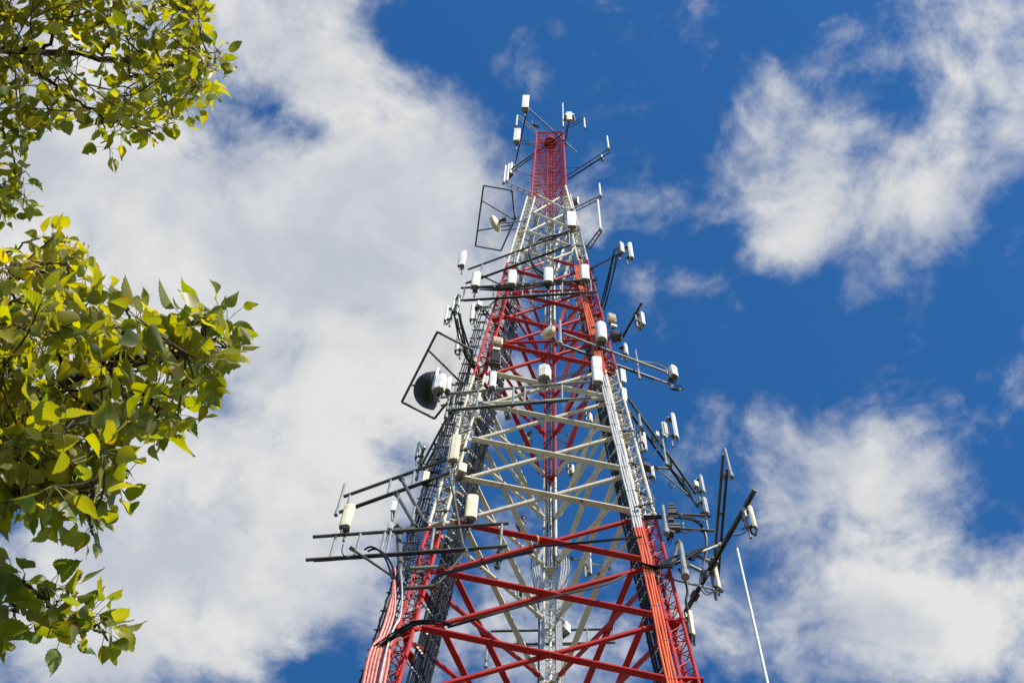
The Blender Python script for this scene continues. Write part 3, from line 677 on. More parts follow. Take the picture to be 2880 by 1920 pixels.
# charcoal dish and its guard
mesh_screen('large tilted mesh guard behind the charcoal dish', [(1230, 933), (1330, 985), (1310, 1075), (1243, 1150), (1222, 1177), (1130, 1130)], [((1206, 984), (1301, 1078)), ((1159, 1082), (1306, 1080))], (1305, 1078, 19.3), 34, .04)
dish('large charcoal domed dish pointing left beside the white boxes', (1214, 1098), 18.8, .58, (-1, -.03, 0), .56, M_DOME, M_FIN, .14)
z = PY(1300, 1120, 18.9).z; boom('grey pipe arm carrying the charcoal dish from the left leg', [(PZ(1238, 1118, z), PZ(1325, 1108, z)), (PZ(1240, 1140, z), PZ(1325, 1130, z))], .05, (.3,), M_GALV)
whip('pale upright pole behind the charcoal dish', (1254, 1172), 1090, 18.6, .06, M_GALV, name='mounting_pole')
whip('second pale upright pole between dish and left leg', (1273, 1146), 1085, 18.6, .055, M_GALV, name='mounting_pole')
# boom L2 far left middle
A = flat_pair((1270, 1150), (1180, 1318), (1280, 1155), (1192, 1322), (1270, 1150, 18.7)); boom('dark twin-pipe boom running down left below the charcoal dish', A, .05, (.15, .4, .65, .9), M_GALVD)
panel('small white panel antenna on the dark boom below the dish', (1165, 1240, 1184, 1290), yat(1180, 1280, A[0][0].z), -65, 'box', .7, cables=3)
radio('small white amplifier with orange tag beside the panel on the dark boom', (1182, 1246, 1202, 1268), yat(1190, 1270, A[0][0].z), 20, .7, M_WHITE, fins=0)
strut('dark brace joining the lower end of the dark left boom to the leg', PY(1225, 1250, 19.2), PY(1244, 1290, 19.2), .035, M_GALVD)
whip('grey pipe under the small white panel left of the ladder', (1172, 1345), 1290, yat(1180, 1310, A[0][0].z), .05, M_GALV, name='mounting_pole')
# frame F8
A = ladder((967, 1396), (1270, 1287), (949, 1440), (1266, 1289, 18.3)); boom('dark twin-pipe mount rising to the left leg above the lowest mount', A, .065, (.06, .44, .66), M_GALVD, tmat=M_GALV)
whip('pale grey upright pole on the far left tip of the rising dark mount', (946, 1444), 1360, A[0][0].y-.1, .055, M_GALV, name='mounting_pole')
panel('tall cream panel antenna leaning beside the left leg', (1258, 1218, 1298, 1300), 18.2, -12, 'ridge', .45, M_CREAM, cables=4)
panel('white square equipment box below the tall cream panel on the left leg', (1282, 1298, 1316, 1341), 18.3, 20, 'box', .8, M_CREAM, cables=1, name='equipment_box', cat='equipment box')
radio('cream radio unit half hidden behind the rising dark mount', (1186, 1322, 1210, 1362), 18.6, 10, .6, M_CREAM, fins=0)
strut('left thick dark strut dropping from the rising mount to the lowest mount', PY(1115, 1389, 18.8), PY(1170, 1482, 18.3), .06, M_GALVD)
strut('right thick dark strut dropping from the rising mount to the lowest mount', PY(1130, 1348, 18.8), PY(1196, 1472, 18.4), .06, M_GALVD)
strut('dark strut from the equipment box down past the left cable row', PY(1264, 1330, 18.2), PY(1304, 1540, 18.0), .04, M_GALVD)
radio('white amplifier on the pole left of the crossing struts', (1098, 1406, 1118, 1440), 18.6, 0, .7, M_WHITE, fins=0)
whip('grey upright pole carrying the amplifier left of the crossing struts', (1100, 1500), 1395, 18.7, .05, M_GALV, name='mounting_pole')
radio('dark jumper-laden unit at the foot of the amplifier pole', (1086, 1470, 1108, 1500), 18.6, 15, .7, M_GREY)
whip('pale upright pole between the crossing struts and left leg', (1160, 1460), 1425, 18.5, .05, M_GALV, name='mounting_pole')
# frame F7
A = ladder((880, 1509), (1431, 1471), (875, 1574), (1245, 1484, 18.05)); boom('lowest and longest level twin-pipe mount reaching left', A, .062, (.12, .245, .37, .40, .62, .965), M_GALVD, plates=(.44, .5), tmat=M_GALV, tr=.034)
yf = A[0][0].y-.22
panel('tall cream panel antenna near the left end of the lowest mount', (952, 1413, 1001, 1488), yf, -6, 'round', .5, M_CREAM, cables=5)
panel('tall cream panel antenna on the right part of the lowest mount', (1305, 1388, 1347, 1464), yf, 3, 'round', .5, M_CREAM, cables=5)
strut('thick dark upright behind the lowest left mount', PY(1120, 1485, 18.4), PY(1128, 1640, 18.3), .085, M_GALVD)
strut('thin dark brace slanting right from the left end of the lowest mount', PY(990, 1543, 18.05), PY(1108, 1622, 18.5), .04, M_GALVD)
strut('dark brace slanting left from the red brace to the lowest mount', PY(1312, 1548, 18.0), PY(1228, 1645, 18.3), .04, M_GALVD)
strut('upper dark cross pipe clamped over the left leg under the lowest mount', PY(1146, 1598, 18.2), PY(1242, 1593, 18.2), .06, M_GALV)
strut('lower dark cross pipe clamped over the left leg under the lowest mount', PY(1130, 1654, 18.2), PY(1232, 1648, 18.2), .06, M_GALVD)
cablepx('two black cables swinging from the lowest mount into the faded red bundle', [(1030, 1552, 18.0), (1050, 1545, 17.95), (1075, 1556, 17.95), (1096, 1590, 18.0), (1106, 1630, 18.1)], .026, n=2, spread=.05)
cablepx('thin black cable hanging from the left cream antenna', [(965, 1530, 17.9), (962, 1552, 17.9), (975, 1565, 17.95), (1000, 1556, 18)], .014)
# lower left bundles
for q in range(3):
    cablepx('faded red painted cable dropping from the lowest mount, strand %s' % ('nearest the leg', 'in the middle', 'outermost')[q], [(1104+q*3, 1600, 18.1), (1110-q*2, 1660, 18.15), (1108-q*8, 1720, 18.2), (1094-q*9, 1770, 18.25), (1070-q*10, 1830, 18.3)], .036, M_PINK, group='faded red strands below the lowest mount')
t_ = cablepx('fan of faded red painted cables bulging left of the left leg', [(1080, 1785, 18.3), (1050, 1815, 18.2), (1034, 1860, 18.2), (1022, 1920, 18.2), (1005, 2010, 18.2)], .040, M_PINK)
for q in range(1, 7):
    P_ = [PY(x+q*9.5*f_, y+q*1.0, Y_) for x, y, Y_, f_ in ((1080, 1783, 18.3, .5), (1050, 1813, 18.2, .8), (1034, 1860, 18.2, 1), (1022, 1920, 18.2, 1), (1005, 2010, 18.2, 1.05))]
    out = []
    for k in range(len(P_)-1):
        for s_ in range(4): out.append(lerp(P_[k], P_[k+1], s_/4))
    out.append(P_[-1]); MB().path(out, .036, 7).build('cable', M_PINK, t_)
cablepx('black cables arching over the left leg above the lowest braces', [(1268, 1752, 17.7), (1220, 1745, 17.7), (1170, 1748, 17.8), (1125, 1772, 17.9), (1085, 1800, 18.1), (1052, 1822, 18.2)], .020, n=5, spread=.06)
cablepx('silver cable bending down beside the faded red strands', [(1126, 1600, 18.2), (1131, 1660, 18.1), (1126, 1730, 18.1), (1108, 1765, 18.1), (1092, 1810, 18.1), (1075, 1880, 18.1), (1062, 1960, 18.1)], .024, M_SILV)
cablepx('black cables strapped under the upper of the lowest rising braces', [(1215, 1640, 18.0), (1240, 1618, 17.9), (1300, 1602, 17.8), (1400, 1575, 17.7), (1500, 1552, 17.6)], .022, n=3, spread=.035)
cablepx('black cables strapped under the middle rising red brace', [(1260, 1765, 17.7), (1340, 1742, 17.6), (1450, 1710, 17.6), (1570, 1678, 17.6), (1700, 1645, 17.7), (1760, 1618, 17.8)], .022, n=3, spread=.035)
cablepx('dark pipe of cables crossing to the right leg below the red joint', [(1500, 1535, 18.2), (1600, 1526, 18.0), (1700, 1517, 17.9), (1800, 1508, 17.9)], .022, n=2, spread=.05)
# orange bundle on the right leg
t_ = thing('feeder_cables', 'painted cables down the front of the right leg, orange on red, silver on white', 'cables', legc('R', LZ(2)))
fd = facedir('R', 'L', 20)
for q in range(4):
    pts = []; k = 0
    for k in range(41):
        z = lerp(LZ(-2), LZ(10.0), k/40); wob = .010*math.sin(k*1.7+q*2)
        pts.append(legc('R', z)+fd*(.24+.060*q+wob+max(0, (LZ(1)-z))*.012)+Vector((0, -.24, 0)))
    MB().path(pts, .027, 8).build('cable', M_BANDC, t_)
z = LZ(-1)
while z < LZ(10): MB().tube(legc('R', z)+fd*.20+Vector((0, -.272, 0)), legc('R', z)+fd*.46+Vector((0, -.272, 0)), .006, 5).build('clamp', M_GALV, t_); z += 1.7
# silver bundles round the rear leg
for sgn, lab in ((-1, 'left'), (1, 'right')):
    t_ = thing('feeder_cables', 'silver cable bundle bulging on the %s side of the rear leg' % lab, 'cables', legc('C', LZ(3)))
    for q in range(7):
        pts = []
        for k in range(26):
            z = lerp(LZ(-1), LZ(4.25), k/25); u = (z-LZ(3.0))/(LZ(4.25)-LZ(3.0)); bul = .16*math.exp(-((u-.75)/.4)**2)
            if u > .9: bul *= max(0, 1-(u-.9)*6)
            pts.append(legc('C', z)+Vector((sgn*(.17+.045*(q % 4)*(1+bul*4)+bul), -.22-.05*(q//4)-.5*bul, 0)))
        MB().path(pts, .024, 7).build('cable', M_SILV if q != 3 else M_GALV, t_)
t_ = thing('feeder_cables', 'thin dark cables climbing the rear leg through the white section', 'cables', legc('C', LZ(6)))
for q in range(3): MB().path([legc('C', lerp(LZ(4), LZ(12), k/20))+Vector((-.1+.1*q+.02*math.sin(k+q), -.16, 0)) for k in range(21)], .02, 6).build('cable', M_BLACK, t_)

# ---------------------------------------------------------------- right side of the lower white section
z = PY(1770, 1124, 18.5).z; A = [(PZ(1766, 1120, z), PZ(1957, 1388, z)), (PZ(1765, 1150, z), PZ(1964, 1426, z))]
boom('long dark twin-pipe boom slanting down right from the white section', A, .06, (.35, .62, .80), M_GALVD, tmat=M_GALV)
strut('pale grey brace under the long slanting right boom', PY(1846, 1316, 19.3), PY(1935, 1391, 20.6), .04, M_GALV)
strut('dark level brace tying the slanting right boom to the right leg', PY(1790, 1313, 19.0), PY(1880, 1316, 19.9), .045, M_GALVD)
yb = yat(1880, 1260, z)
panel('upright white panel antenna standing right of the slanting boom', (1886, 1158, 1912, 1240), yb, 68, 'ridge', .45, cables=0)
radio('grey-white radio box left of the upright panel on the slanting boom', (1856, 1184, 1880, 1234), yb, 35, .7, M_WHITE, fins=5)
radio('small white box with orange tag left of the radio on the slanting boom', (1841, 1210, 1856, 1230), yb, 30, .8, M_WHITE, fins=0)
whip('tall grey pole standing behind the radio on the slanting boom', (1874, 1304), 1236, yb, .055, M_GALV, name='mounting_pole')
whip('grey pole beside the white leg on the slanting boom', (1801, 1198), 1165, 18.7, .06, M_GALV, name='mounting_pole')
panel('broad white panel antenna hung from the slanting boom, seen from behind', (1792, 1214, 1822, 1274), 19.3, 160, 'box', .4, cables=2)
panel('small white panel antenna tucked under the slanting boom by the right leg', (1829, 1310, 1845, 1350), 19.4, 75, 'box', .5, cables=2)
radio('dark clamp housing on the right leg below the slanting boom', (1800, 1300, 1832, 1330), 19.0, 20, .8, M_FIN)
ye = yat(1962, 1405, z)
panel('upper grey panel antenna at the low end of the slanting boom', (1964, 1332, 1985, 1388), ye, 50, 'box', .7, M_GREY, cables=1)
panel('lower grey panel antenna at the low end of the slanting boom', (1973, 1394, 1997, 1448), ye, 50, 'ridge', .7, M_GREY, cables=2)
radio('small white hooded box with yellow tag at the end of the slanting boom', (1948, 1348, 1968, 1373), ye, 25, .8, M_WHITE, fins=0)
cablepx('thin black cable loop hanging off the slanting boom brace', [(1880, 1362, 20), (1890, 1352, 20), (1900, 1352, 20), (1898, 1366, 20), (1886, 1370, 20), (1882, 1362, 20)], .012)
# big frame F6
z = PY(2012, 1480, 18.9).z
A = flat_pair((2034, 1278), (2004, 1640), (2046, 1316), (2018, 1640), (2012, 1480, 18.9)); boom('dark twin-pipe boom standing steeply at the far right of the tower', A, .055, (.12, .42), M_GALVD, tmat=M_GALV)
whip('grey pole leaning off the top of the steep far right boom', (2057, 1338), 1262, A[0][0].y, .06, M_GALV, name='mounting_pole')
z2 = PY(2012, 1570, 18.3).z
boom('thick dark pipe boom sweeping down left from the far right tip', [(PZ(2123, 1377, z2), PZ(1914, 1745, z2))], .085, matr=M_GALVD, plates=(.55, .8))
panel('tall cream panel antenna at the far right tip of the sweeping boom', (2103, 1418, 2132, 1490), PZ(2100, 1420, z2).y, 55, 'round', .6, M_CREAM, cables=5)
radio('cluster box with yellow tags behind the far right cream panel', (2084, 1425, 2104, 1465), PZ(2090, 1430, z2).y, 20, .7, M_GREY)
MBt = thing('mounting_plate', 'dark stacked clamp plates on the right leg at the red joint', 'mount', PY(1885, 1460, 18.2))
for q, (y0, l) in enumerate(((1424, 14), (1432, 22), (1440, 24), (1446, 22), (1466, 14), (1480, 30), (1488, 30))):
    MB().box(PY(1880+l/2, y0, 18.25), l*.0098, .16, .10).build('plate', M_GALVD, MBt)
whip('thick grey pipe standing at the red joint of the right leg', (1874, 1496), 1422, 18.0, .075, M_GALV, name='mounting_pole')
boom('dark level twin-rail mount reaching right from the red joint', ladder((1893, 1444), (2000, 1451), (1903, 1485), (1893, 1444, 18.4)), .05, (.22, .85), M_GALVD, tmat=M_GALV)
radio('dark lamp-like housing under the pipe at the red joint', (1870, 1490, 1900, 1515), 18.2, 20, .8, M_FIN)
cablepx('thick black cables curving from the red joint along the right mount', [(1815, 1458, 18.2), (1880, 1455, 18.2), (1940, 1458, 18.4), (1975, 1478, 18.6), (1990, 1520, 18.8), (1988, 1570, 18.8)], .034, n=2, spread=.05)
whip('thick pale grey pipe standing out from the red right leg', (1927, 1616), 1530, 17.8, .10, M_GALV, name='mounting_pole')
strut('grey pipe running up right from the red leg to the steep boom', PY(1842, 1603, 18.0), PY(2023, 1531, 18.2), .045, M_GALV)
strut('dark channel leaning behind the thick pale pipe', PY(1880, 1620, 18.2), PY(1908, 1526, 18.2), .06, M_GALVD)
strut('grey arm from the thick pale pipe down to the sweeping boom', PY(1930, 1585, 18.0), PY(1985, 1612, 18.3), .06, M_GALV)
strut('upper grey arm parallel to the arm by the thick pale pipe', PY(1955, 1560, 18.2), PY(2000, 1580, 18.5), .055, M_GALV)
strut('thin grey pipe carrying the slim cream antenna on the right', PY(1888, 1628, 18.3), PY(2027, 1661, 18.6), .032, M_GALV)
panel('slim cream panel antenna right of the sweeping boom', (2006, 1588, 2029, 1656), 18.5, 40, 'round', .6, M_CREAM, cables=4)
panel('slim cream panel antenna at the foot of the sweeping boom', (1933, 1713, 1957, 1787), 18.2, 30, 'round', .6, M_CREAM, cables=5)
radio('cream box beside the slim antenna at the foot of the sweeping boom', (1916, 1716, 1935, 1752), 18.3, 30, .7, M_CREAM, fins=0)
cablepx('black cables bundled from the red right leg out to the steep boom', [(1800, 1580, 17.9), (1850, 1592, 17.9), (1900, 1580, 17.9), (1950, 1552, 18), (1985, 1540, 18.2), (2010, 1535, 18.4)], .026, n=3, spread=.06)
cablepx('black cable dropping in a curve beside the thick pale pipe', [(1910, 1600, 18), (1925, 1622, 18), (1934, 1660, 18.1), (1930, 1690, 18.2), (1935, 1720, 18.2)], .035)
cablepx('thin cable swinging from the cream panel at the far right tip', [(2100, 1490, 17.5), (2086, 1502, 17.6), (2055, 1507, 17.8), (2020, 1522, 18)], .012)
cablepx('thin black safety line falling from the bottom of the right leg', [(1935, 1815, 18), (1950, 1860, 18), (1966, 1900, 18), (1985, 1960, 18)], .008)
t_ = thing('rest_platform', 'red steel bracket plate at the bottom of the right leg', 'platform', PY(1930, 1925, 17.9))
zb = PY(1930, 1915, 18.0).z
MB().box(PZ(1935, 1922, zb), .62, .30, .05).build('deck', M_BAND, t_); MB().tube(PZ(1905, 1905, zb)+Vector((0, 0, .06)), PZ(1970, 1915, zb)+Vector((0, 0, .06)), .03, 8).build('toe_rail', M_BAND, t_)

# ---------------------------------------------------------------- seen through the tower: antennas on the rear face
def rearY(px, py): return 23.2
panel('white panel antenna seen through the tower right of the rear leg', (1640, 1530, 1665, 1620), 22.6, 150, 'box', .4, cables=2)
strut('grey rail behind the tower beside the see-through white panel', PY(1610, 1571, 22.7), PY(1710, 1597, 22.5), .05, M_GALV)
panel('white angled box antenna on the right of the rear leg foot', (1572, 1745, 1606, 1793), 23.6, 140, 'box', .8, cables=2)
A = ladder((1380, 1774), (1728, 1768), (1380, 1812), (1550, 1772, 24.0)); boom('dark level twin-pipe mount behind the foot of the rear leg', A, .05, (.22, .78, .99), M_GALVD)
panel('grey panel antenna seen through the tower left of the rear leg', (1388, 1545, 1408, 1600), 22.6, -150, 'box', .5, M_GREY, cables=2)
panel('grey panel antenna hung low behind the left rear face', (1452, 1640, 1472, 1690), 22.8, -150, 'box', .5, M_GREY, cables=2)
whip('pale pipe hanging at the left end of the rear mount', (1366, 1870), 1820, 23.6, .05, M_GALV, name='mounting_pole')
panel('white panel antenna seen from below inside the tower near the left leg', (1418, 1165, 1440, 1182), 22.4, 160, 'box', .5, cables=1)
panel('white box antenna seen from below inside the tower near the right leg', (1645, 1160, 1668, 1195), 22.0, 150, 'box', .7, cables=2)
panel('pale panel antenna hanging left of the red rear leg', (1472, 1215, 1492, 1262), 23.0, -140, 'box', .5, cables=3)
panel('pale panel antenna hanging right of the white rear leg', (1598, 1305, 1616, 1340), 23.0, 140, 'box', .5, cables=2)
strut('dark rod crossing right of the red rear leg', PY(1550, 1225, 22.9), PY(1630, 1265, 22.6), .03, M_GALVD)
strut('dark rod slanting up behind the red rear leg', PY(1565, 1275, 23.2), PY(1597, 1222, 22.8), .035, M_GALVD)
panel('grey box antenna low behind the left cable row', (1448, 1452, 1470, 1490), 22.5, -130, 'box', .6, M_GREY, cables=4)

# ---------------------------------------------------------------- slim white pole to the right, nearer the camera
t_ = thing('whip_pole', 'slim lone white pole rising clear of the tower at the lower right', 'pole', (0, 0, 0))
tp = PY(2073, 1542, 14.0); bp = Vector((tp.x, tp.y, 0)); t_.location = bp
k_ = (tp.z)
MB().tube(Vector((bp.x, bp.y, .1)), Vector((bp.x, bp.y, k_*.72)), .060, 14, .034).tube(Vector((bp.x, bp.y, k_*.72)), tp, .030, 14, .022).build('shaft', mat('pole_white', (.60, .58, .55), .5, 0, .3, 30, dirt=(.42, .36, .30)), t_)
MB().tube(tp, tp+Vector((0, 0, .18)), .014, 8, .006).build('tip', M_FIN, t_)
MB().box((bp.x, bp.y, .2), .5, .5, .4).build('base', M_GREY, t_)

t_ = thing('webbing_strap', 'yellow strap tied round the crossing of the uppermost lower red braces', 'strap', PY(1504, 1528, 17.9))
c_ = (near_rail('L', 'R', LZ(1))+near_rail('R', 'L', LZ(2))+near_rail('L', 'R', LZ(2))+near_rail('R', 'L', LZ(1)))/4+Vector((-.1, 0, .04))
MB().path([c_+Vector((.03*math.sin(a*2), .16*math.cos(a), .15*math.sin(a))) for a in [k*math.pi/10 for k in range(21)]], .022, 6).build('loop', M_YEL, t_)

for pts, lab in (([(1985, 1545, 18.2), (1975, 1590, 18.2), (1968, 1640, 18.3), (1985, 1668, 18.4), (2005, 1662, 18.5)], 'thin black cable looping to the slim cream antenna right of the sweeping boom'),
                 ([(1905, 1478, 18.2), (1925, 1500, 18.3), (1960, 1492, 18.4), (1985, 1500, 18.5)], 'thin black lead sagging under the right mount at the red joint'),
                 ([(1880, 1310, 19.6), (1900, 1330, 19.9), (1935, 1372, 20.5), (1958, 1420, 20.9)], 'thin black lead running down the long slanting right boom'),
                 ([(1856, 1234, 19.6), (1845, 1265, 19.5), (1820, 1290, 19.3), (1790, 1285, 19.0)], 'thin black lead swinging from the slanting boom radio to the right leg'),
                 ([(1850, 1596, 17.9), (1880, 1572, 17.9), (1918, 1560, 18), (1950, 1575, 18.1)], 'thick black cable arching over to the thick pale pipe')):
    cablepx(lab, pts, .014 if 'thin' in lab else .024, n=2, spread=.05)

# ================================================================== poplar at the left, its twigs hanging into the view
def leaf_mat():
    m = bpy.data.materials.new('poplar_leaf'); m.use_nodes = True; t = m.node_tree; t.nodes.clear(); n = t.nodes.new; l = t.links.new
    g = n('ShaderNodeNewGeometry'); at = n('ShaderNodeAttribute'); at.attribute_name = 'leaf_uv'; ar = n('ShaderNodeAttribute'); ar.attribute_name = 'leaf_rnd'
    sp = n('ShaderNodeSeparateXYZ'); l(at.outputs['Vector'], sp.inputs[0])
    cr = n('ShaderNodeValToRGB'); e = cr.color_ramp.elements
    e[0].position = 0; e[0].color = (.068, .098, .014, 1); e[1].position = 1; e[1].color = (.50, .36, .030, 1)
    for p, c in ((.25, (.125, .148, .017)), (.55, (.245, .222, .019)), (.82, (.33, .29, .022)), (.95, (.46, .34, .028))):
        q = e.new(p); q.color = (*c, 1)
    l(ar.outputs['Fac'], cr.inputs[0])
    # autumn browning creeping in from the margins, blotches, veins
    nz = n('ShaderNodeTexNoise'); nz.inputs['Scale'].default_value = 38; nz.inputs['Detail'].default_value = 5; l(g.outputs['Position'], nz.inputs['Vector'])
    ed = n('ShaderNodeMath'); ed.operation = 'MULTIPLY_ADD'; l(sp.outputs[2], ed.inputs[0]); ed.inputs[1].default_value = .30; l(nz.outputs[0], ed.inputs[2])
    em = n('ShaderNodeMapRange'); em.inputs[1].default_value = .80; em.inputs[2].default_value = .94; l(ed.outputs[0], em.inputs[0])
    mx = n('ShaderNodeMix'); mx.data_type = 'RGBA'; l(em.outputs[0], mx.inputs[0]); l(cr.outputs[0], mx.inputs[6]); mx.inputs[7].default_value = (.34, .16, .025, 1)
    ve = n('ShaderNodeMath'); ve.operation = 'ABSOLUTE'; l(sp.outputs[0], ve.inputs[0])
    wv = n('ShaderNodeMath'); wv.operation = 'MULTIPLY_ADD'; l(ve.outputs[0], wv.inputs[0]); wv.inputs[1].default_value = -.9; l(sp.outputs[1], wv.inputs[2])
    sn = n('ShaderNodeMath'); sn.operation = 'SINE'; ml = n('ShaderNodeMath'); ml.operation = 'MULTIPLY'; l(wv.outputs[0], ml.inputs[0]); ml.inputs[1].default_value = 42; l(ml.outputs[0], sn.inputs[0])
    vr = n('ShaderNodeMapRange'); vr.inputs[1].default_value = .86; vr.inputs[2].default_value = 1.0; vr.inputs[3].default_value = 0; vr.inputs[4].default_value = .30; l(sn.outputs[0], vr.inputs[0])
    mr = n('ShaderNodeMapRange'); mr.inputs[1].default_value = .0; mr.inputs[2].default_value = .022; mr.inputs[3].default_value = .5; mr.inputs[4].default_value = 0; l(ve.outputs[0], mr.inputs[0])
    vm = n('ShaderNodeMath'); vm.operation = 'MAXIMUM'; l(vr.outputs[0], vm.inputs[0]); l(mr.outputs[0], vm.inputs[1])
    m2 = n('ShaderNodeMix'); m2.data_type = 'RGBA'; l(vm.outputs[0], m2.inputs[0]); l(mx.outputs[2], m2.inputs[6]); m2.inputs[7].default_value = (.34, .34, .12, 1)
    # paler underside, with the bluish sheen of the sky mixed into its colour
    m3 = n('ShaderNodeMix'); m3.data_type = 'RGBA'; bk = n('ShaderNodeMath'); bk.operation = 'MULTIPLY'; l(g.outputs['Backfacing'], bk.inputs[0]); bk.inputs[1].default_value = .30
    l(bk.outputs[0], m3.inputs[0]); l(m2.outputs[2], m3.inputs[6]); m3.inputs[7].default_value = (.22, .26, .17, 1)
    p = n('ShaderNodeBsdfPrincipled'); p.inputs['Roughness'].default_value = .42; p.inputs['Specular IOR Level'].default_value = .45; l(m3.outputs[2], p.inputs['Base Color'])
    tr = n('ShaderNodeBsdfTranslucent'); hs_ = n('ShaderNodeHueSaturation'); hs_.inputs['Saturation'].default_value = 1.35; hs_.inputs['Value'].default_value = 2.3; l(m2.outputs[2], hs_.inputs['Color']); l(hs_.outputs[0], tr.inputs[0])
    ms = n('ShaderNodeMixShader'); ms.inputs[0].default_value = .52; l(p.outputs[0], ms.inputs[1]); l(tr.outputs[0], ms.inputs[2])
    o = n('ShaderNodeOutputMaterial'); l(ms.outputs[0], o.inputs[0]); return m
M_LEAF = leaf_mat(); M_STALK = mat('leaf_stalk', (.30, .27, .07), .6, 0, .2, 20)
OUT = [(0, .03), (.03, .19), (.07, .30), (.11, .34), (.15, .41), (.20, .42), (.25, .465), (.30, .455), (.36, .475), (.42, .445), (.48, .44), (.54, .395), (.60, .375), (.66, .32), (.72, .285), (.76, .215), (.82, .165), (.88, .095), (.94, .04), (1.06, .004)]
class Leaves:
    def __init__(s): s.v = []; s.f = []; s.uv = []; s.rn = []; s.st = MB(); s.tw = MB()
    def leaf(s, base, d, nrm, L, rnd):
        d = d.normalized(); w = d.cross(nrm)
        if w.length < .05: w = d.orthogonal()
        w.normalize(); n = w.cross(d).normalized()
        fold = random.choice((random.uniform(.05, .4), random.uniform(.3, 1.0))); curl = random.uniform(-.15, .30); wd = random.uniform(.52, .88); wave = random.uniform(0, .05); ph = random.uniform(0, 6)
        # a gap torn or eaten out of some margins
        bite = random.uniform(.3, .8) if random.random() < .14 else -1; bs = random.choice((0, 1))
        k = len(s.v); tw = random.uniform(-.35, .35)
        for i, (t, x) in enumerate(OUT):
            if i % 2 == 1 and 2 < i < 19: x += .072
            x *= wd
            xs = [x, x]
            if bite > 0 and abs(t-bite) < .08: xs[bs] *= .62
            zc_ = -curl*t*t
            for sgn, xx in ((-1, xs[0]), (0, 0), (1, xs[1])):
                zz = zc_+abs(xx)*fold+(wave*math.sin(9*t+ph*sgn) if sgn else 0)+tw*t*xx*sgn
                s.v.append(base+L*(d*t+w*(sgn*xx)+n*zz)); s.uv.append((sgn*xx, t, abs(sgn)*1.0)); s.rn.append(rnd)
        for i in range(len(OUT)-1):
            a = k+3*i; s.f.append((a, a+1, a+4, a+3)); s.f.append((a+1, a+2, a+5, a+4))
    def cluster(s, c, n, L, hue):
        # leaves spread on stalks round the end of a short shoot
        up = Vector((0, 0, 1))
        for i in range(n):
            az = random.uniform(0, 2*math.pi); el = random.gauss(-.15, .5)
            sd_ = Vector((math.cos(az)*math.cos(el), math.sin(az)*math.cos(el), math.sin(el)))
            pl = L*random.uniform(.45, .95); b = c+sd_*pl+Vector((0, 0, -.15*pl)); Lk = L*random.choice((.55, .7, .85, 1.0, 1.0, 1.15))
            s.st.path([c, c+sd_*pl*.5+Vector((0, 0, .05*pl)), b], .0011, 3)
            ld = (sd_+Vector((random.gauss(0, .35), random.gauss(0, .35), random.gauss(-.45, .5)))).normalized()
            nr = (up*.22+Vector((random.gauss(0, .75), random.gauss(0, .75), random.gauss(0, .4)))).normalized()
            s.leaf(b, ld, nr, Lk, min(1, max(0, hue+random.gauss(0, .17))))
    def build(s, parent):
        me = bpy.data.meshes.new('foliage'); nl = len(s.f); k = len(s.v)
        s.v += s.st.v; s.f += [tuple(i+k for i in f) for f in s.st.f]; s.uv += [(.3, .5, 0)]*len(s.st.v); s.rn += [0]*len(s.st.v)
        me.from_pydata([tuple(v) for v in s.v], [], s.f); me.update(); me.polygons.foreach_set('use_smooth', [True]*len(me.polygons))
        a = me.attributes.new('leaf_uv', 'FLOAT_VECTOR', 'POINT'); a.data.foreach_set('vector', [c for u in s.uv for c in u])
        a = me.attributes.new('leaf_rnd', 'FLOAT', 'POINT'); a.data.foreach_set('value', s.rn)
        me.materials.append(M_LEAF); me.materials.append(M_STALK); me.polygons.foreach_set('material_index', [0]*nl+[1]*(len(s.f)-nl)); ob = bpy.data.objects.new('foliage', me); COL.objects.link(ob)
        w = Vector((0, 0, 0)); q = parent
        while q is not None: w += q.location; q = q.parent
        ob.parent = parent; ob.location = -w
        return ob
def inpoly(x, y, P):
    c = False; j = len(P)-1
    for i in range(len(P)):
        xi, yi = P[i]; xj, yj = P[j]
        if (yi > y) != (yj > y) and x < (xj-xi)*(y-yi)/(yj-yi)+xi: c = not c
        j = i
    return c
TR = Vector((-4.6, 3.4, 0))
TREE = thing('poplar_tree', 'poplar with yellowing toothed leaves leaning in from the left', 'tree', TR)
tm = MB(); tp_ = [TR+Vector((.0, 0, .02)), TR+Vector((.05, .02, 1.6)), TR+Vector((-.06, .05, 3.4)), TR+Vector((.04, .0, 5.6)), TR+Vector((.12, -.06, 8)), TR+Vector((.10, -.02, 10.6))]
tm.path(tp_, [.22, .18, .155, .125, .085, .04], 14); tm.build('trunk', M_BARK, TREE)
def smooth(P, n=5):
    out = []
    for k in range(len(P)-1):
        a, b, c_, d = P[max(k-1, 0)], P[k], P[k+1], P[min(k+2, len(P)-1)]
        for s_ in range(n):
            u = s_/n; out.append(.5*((2*b)+(c_-a)*u+(2*a-5*b+4*c_-d)*u*u+(3*b-a-3*c_+d)*u**3))
    out.append(P[-1]); return out
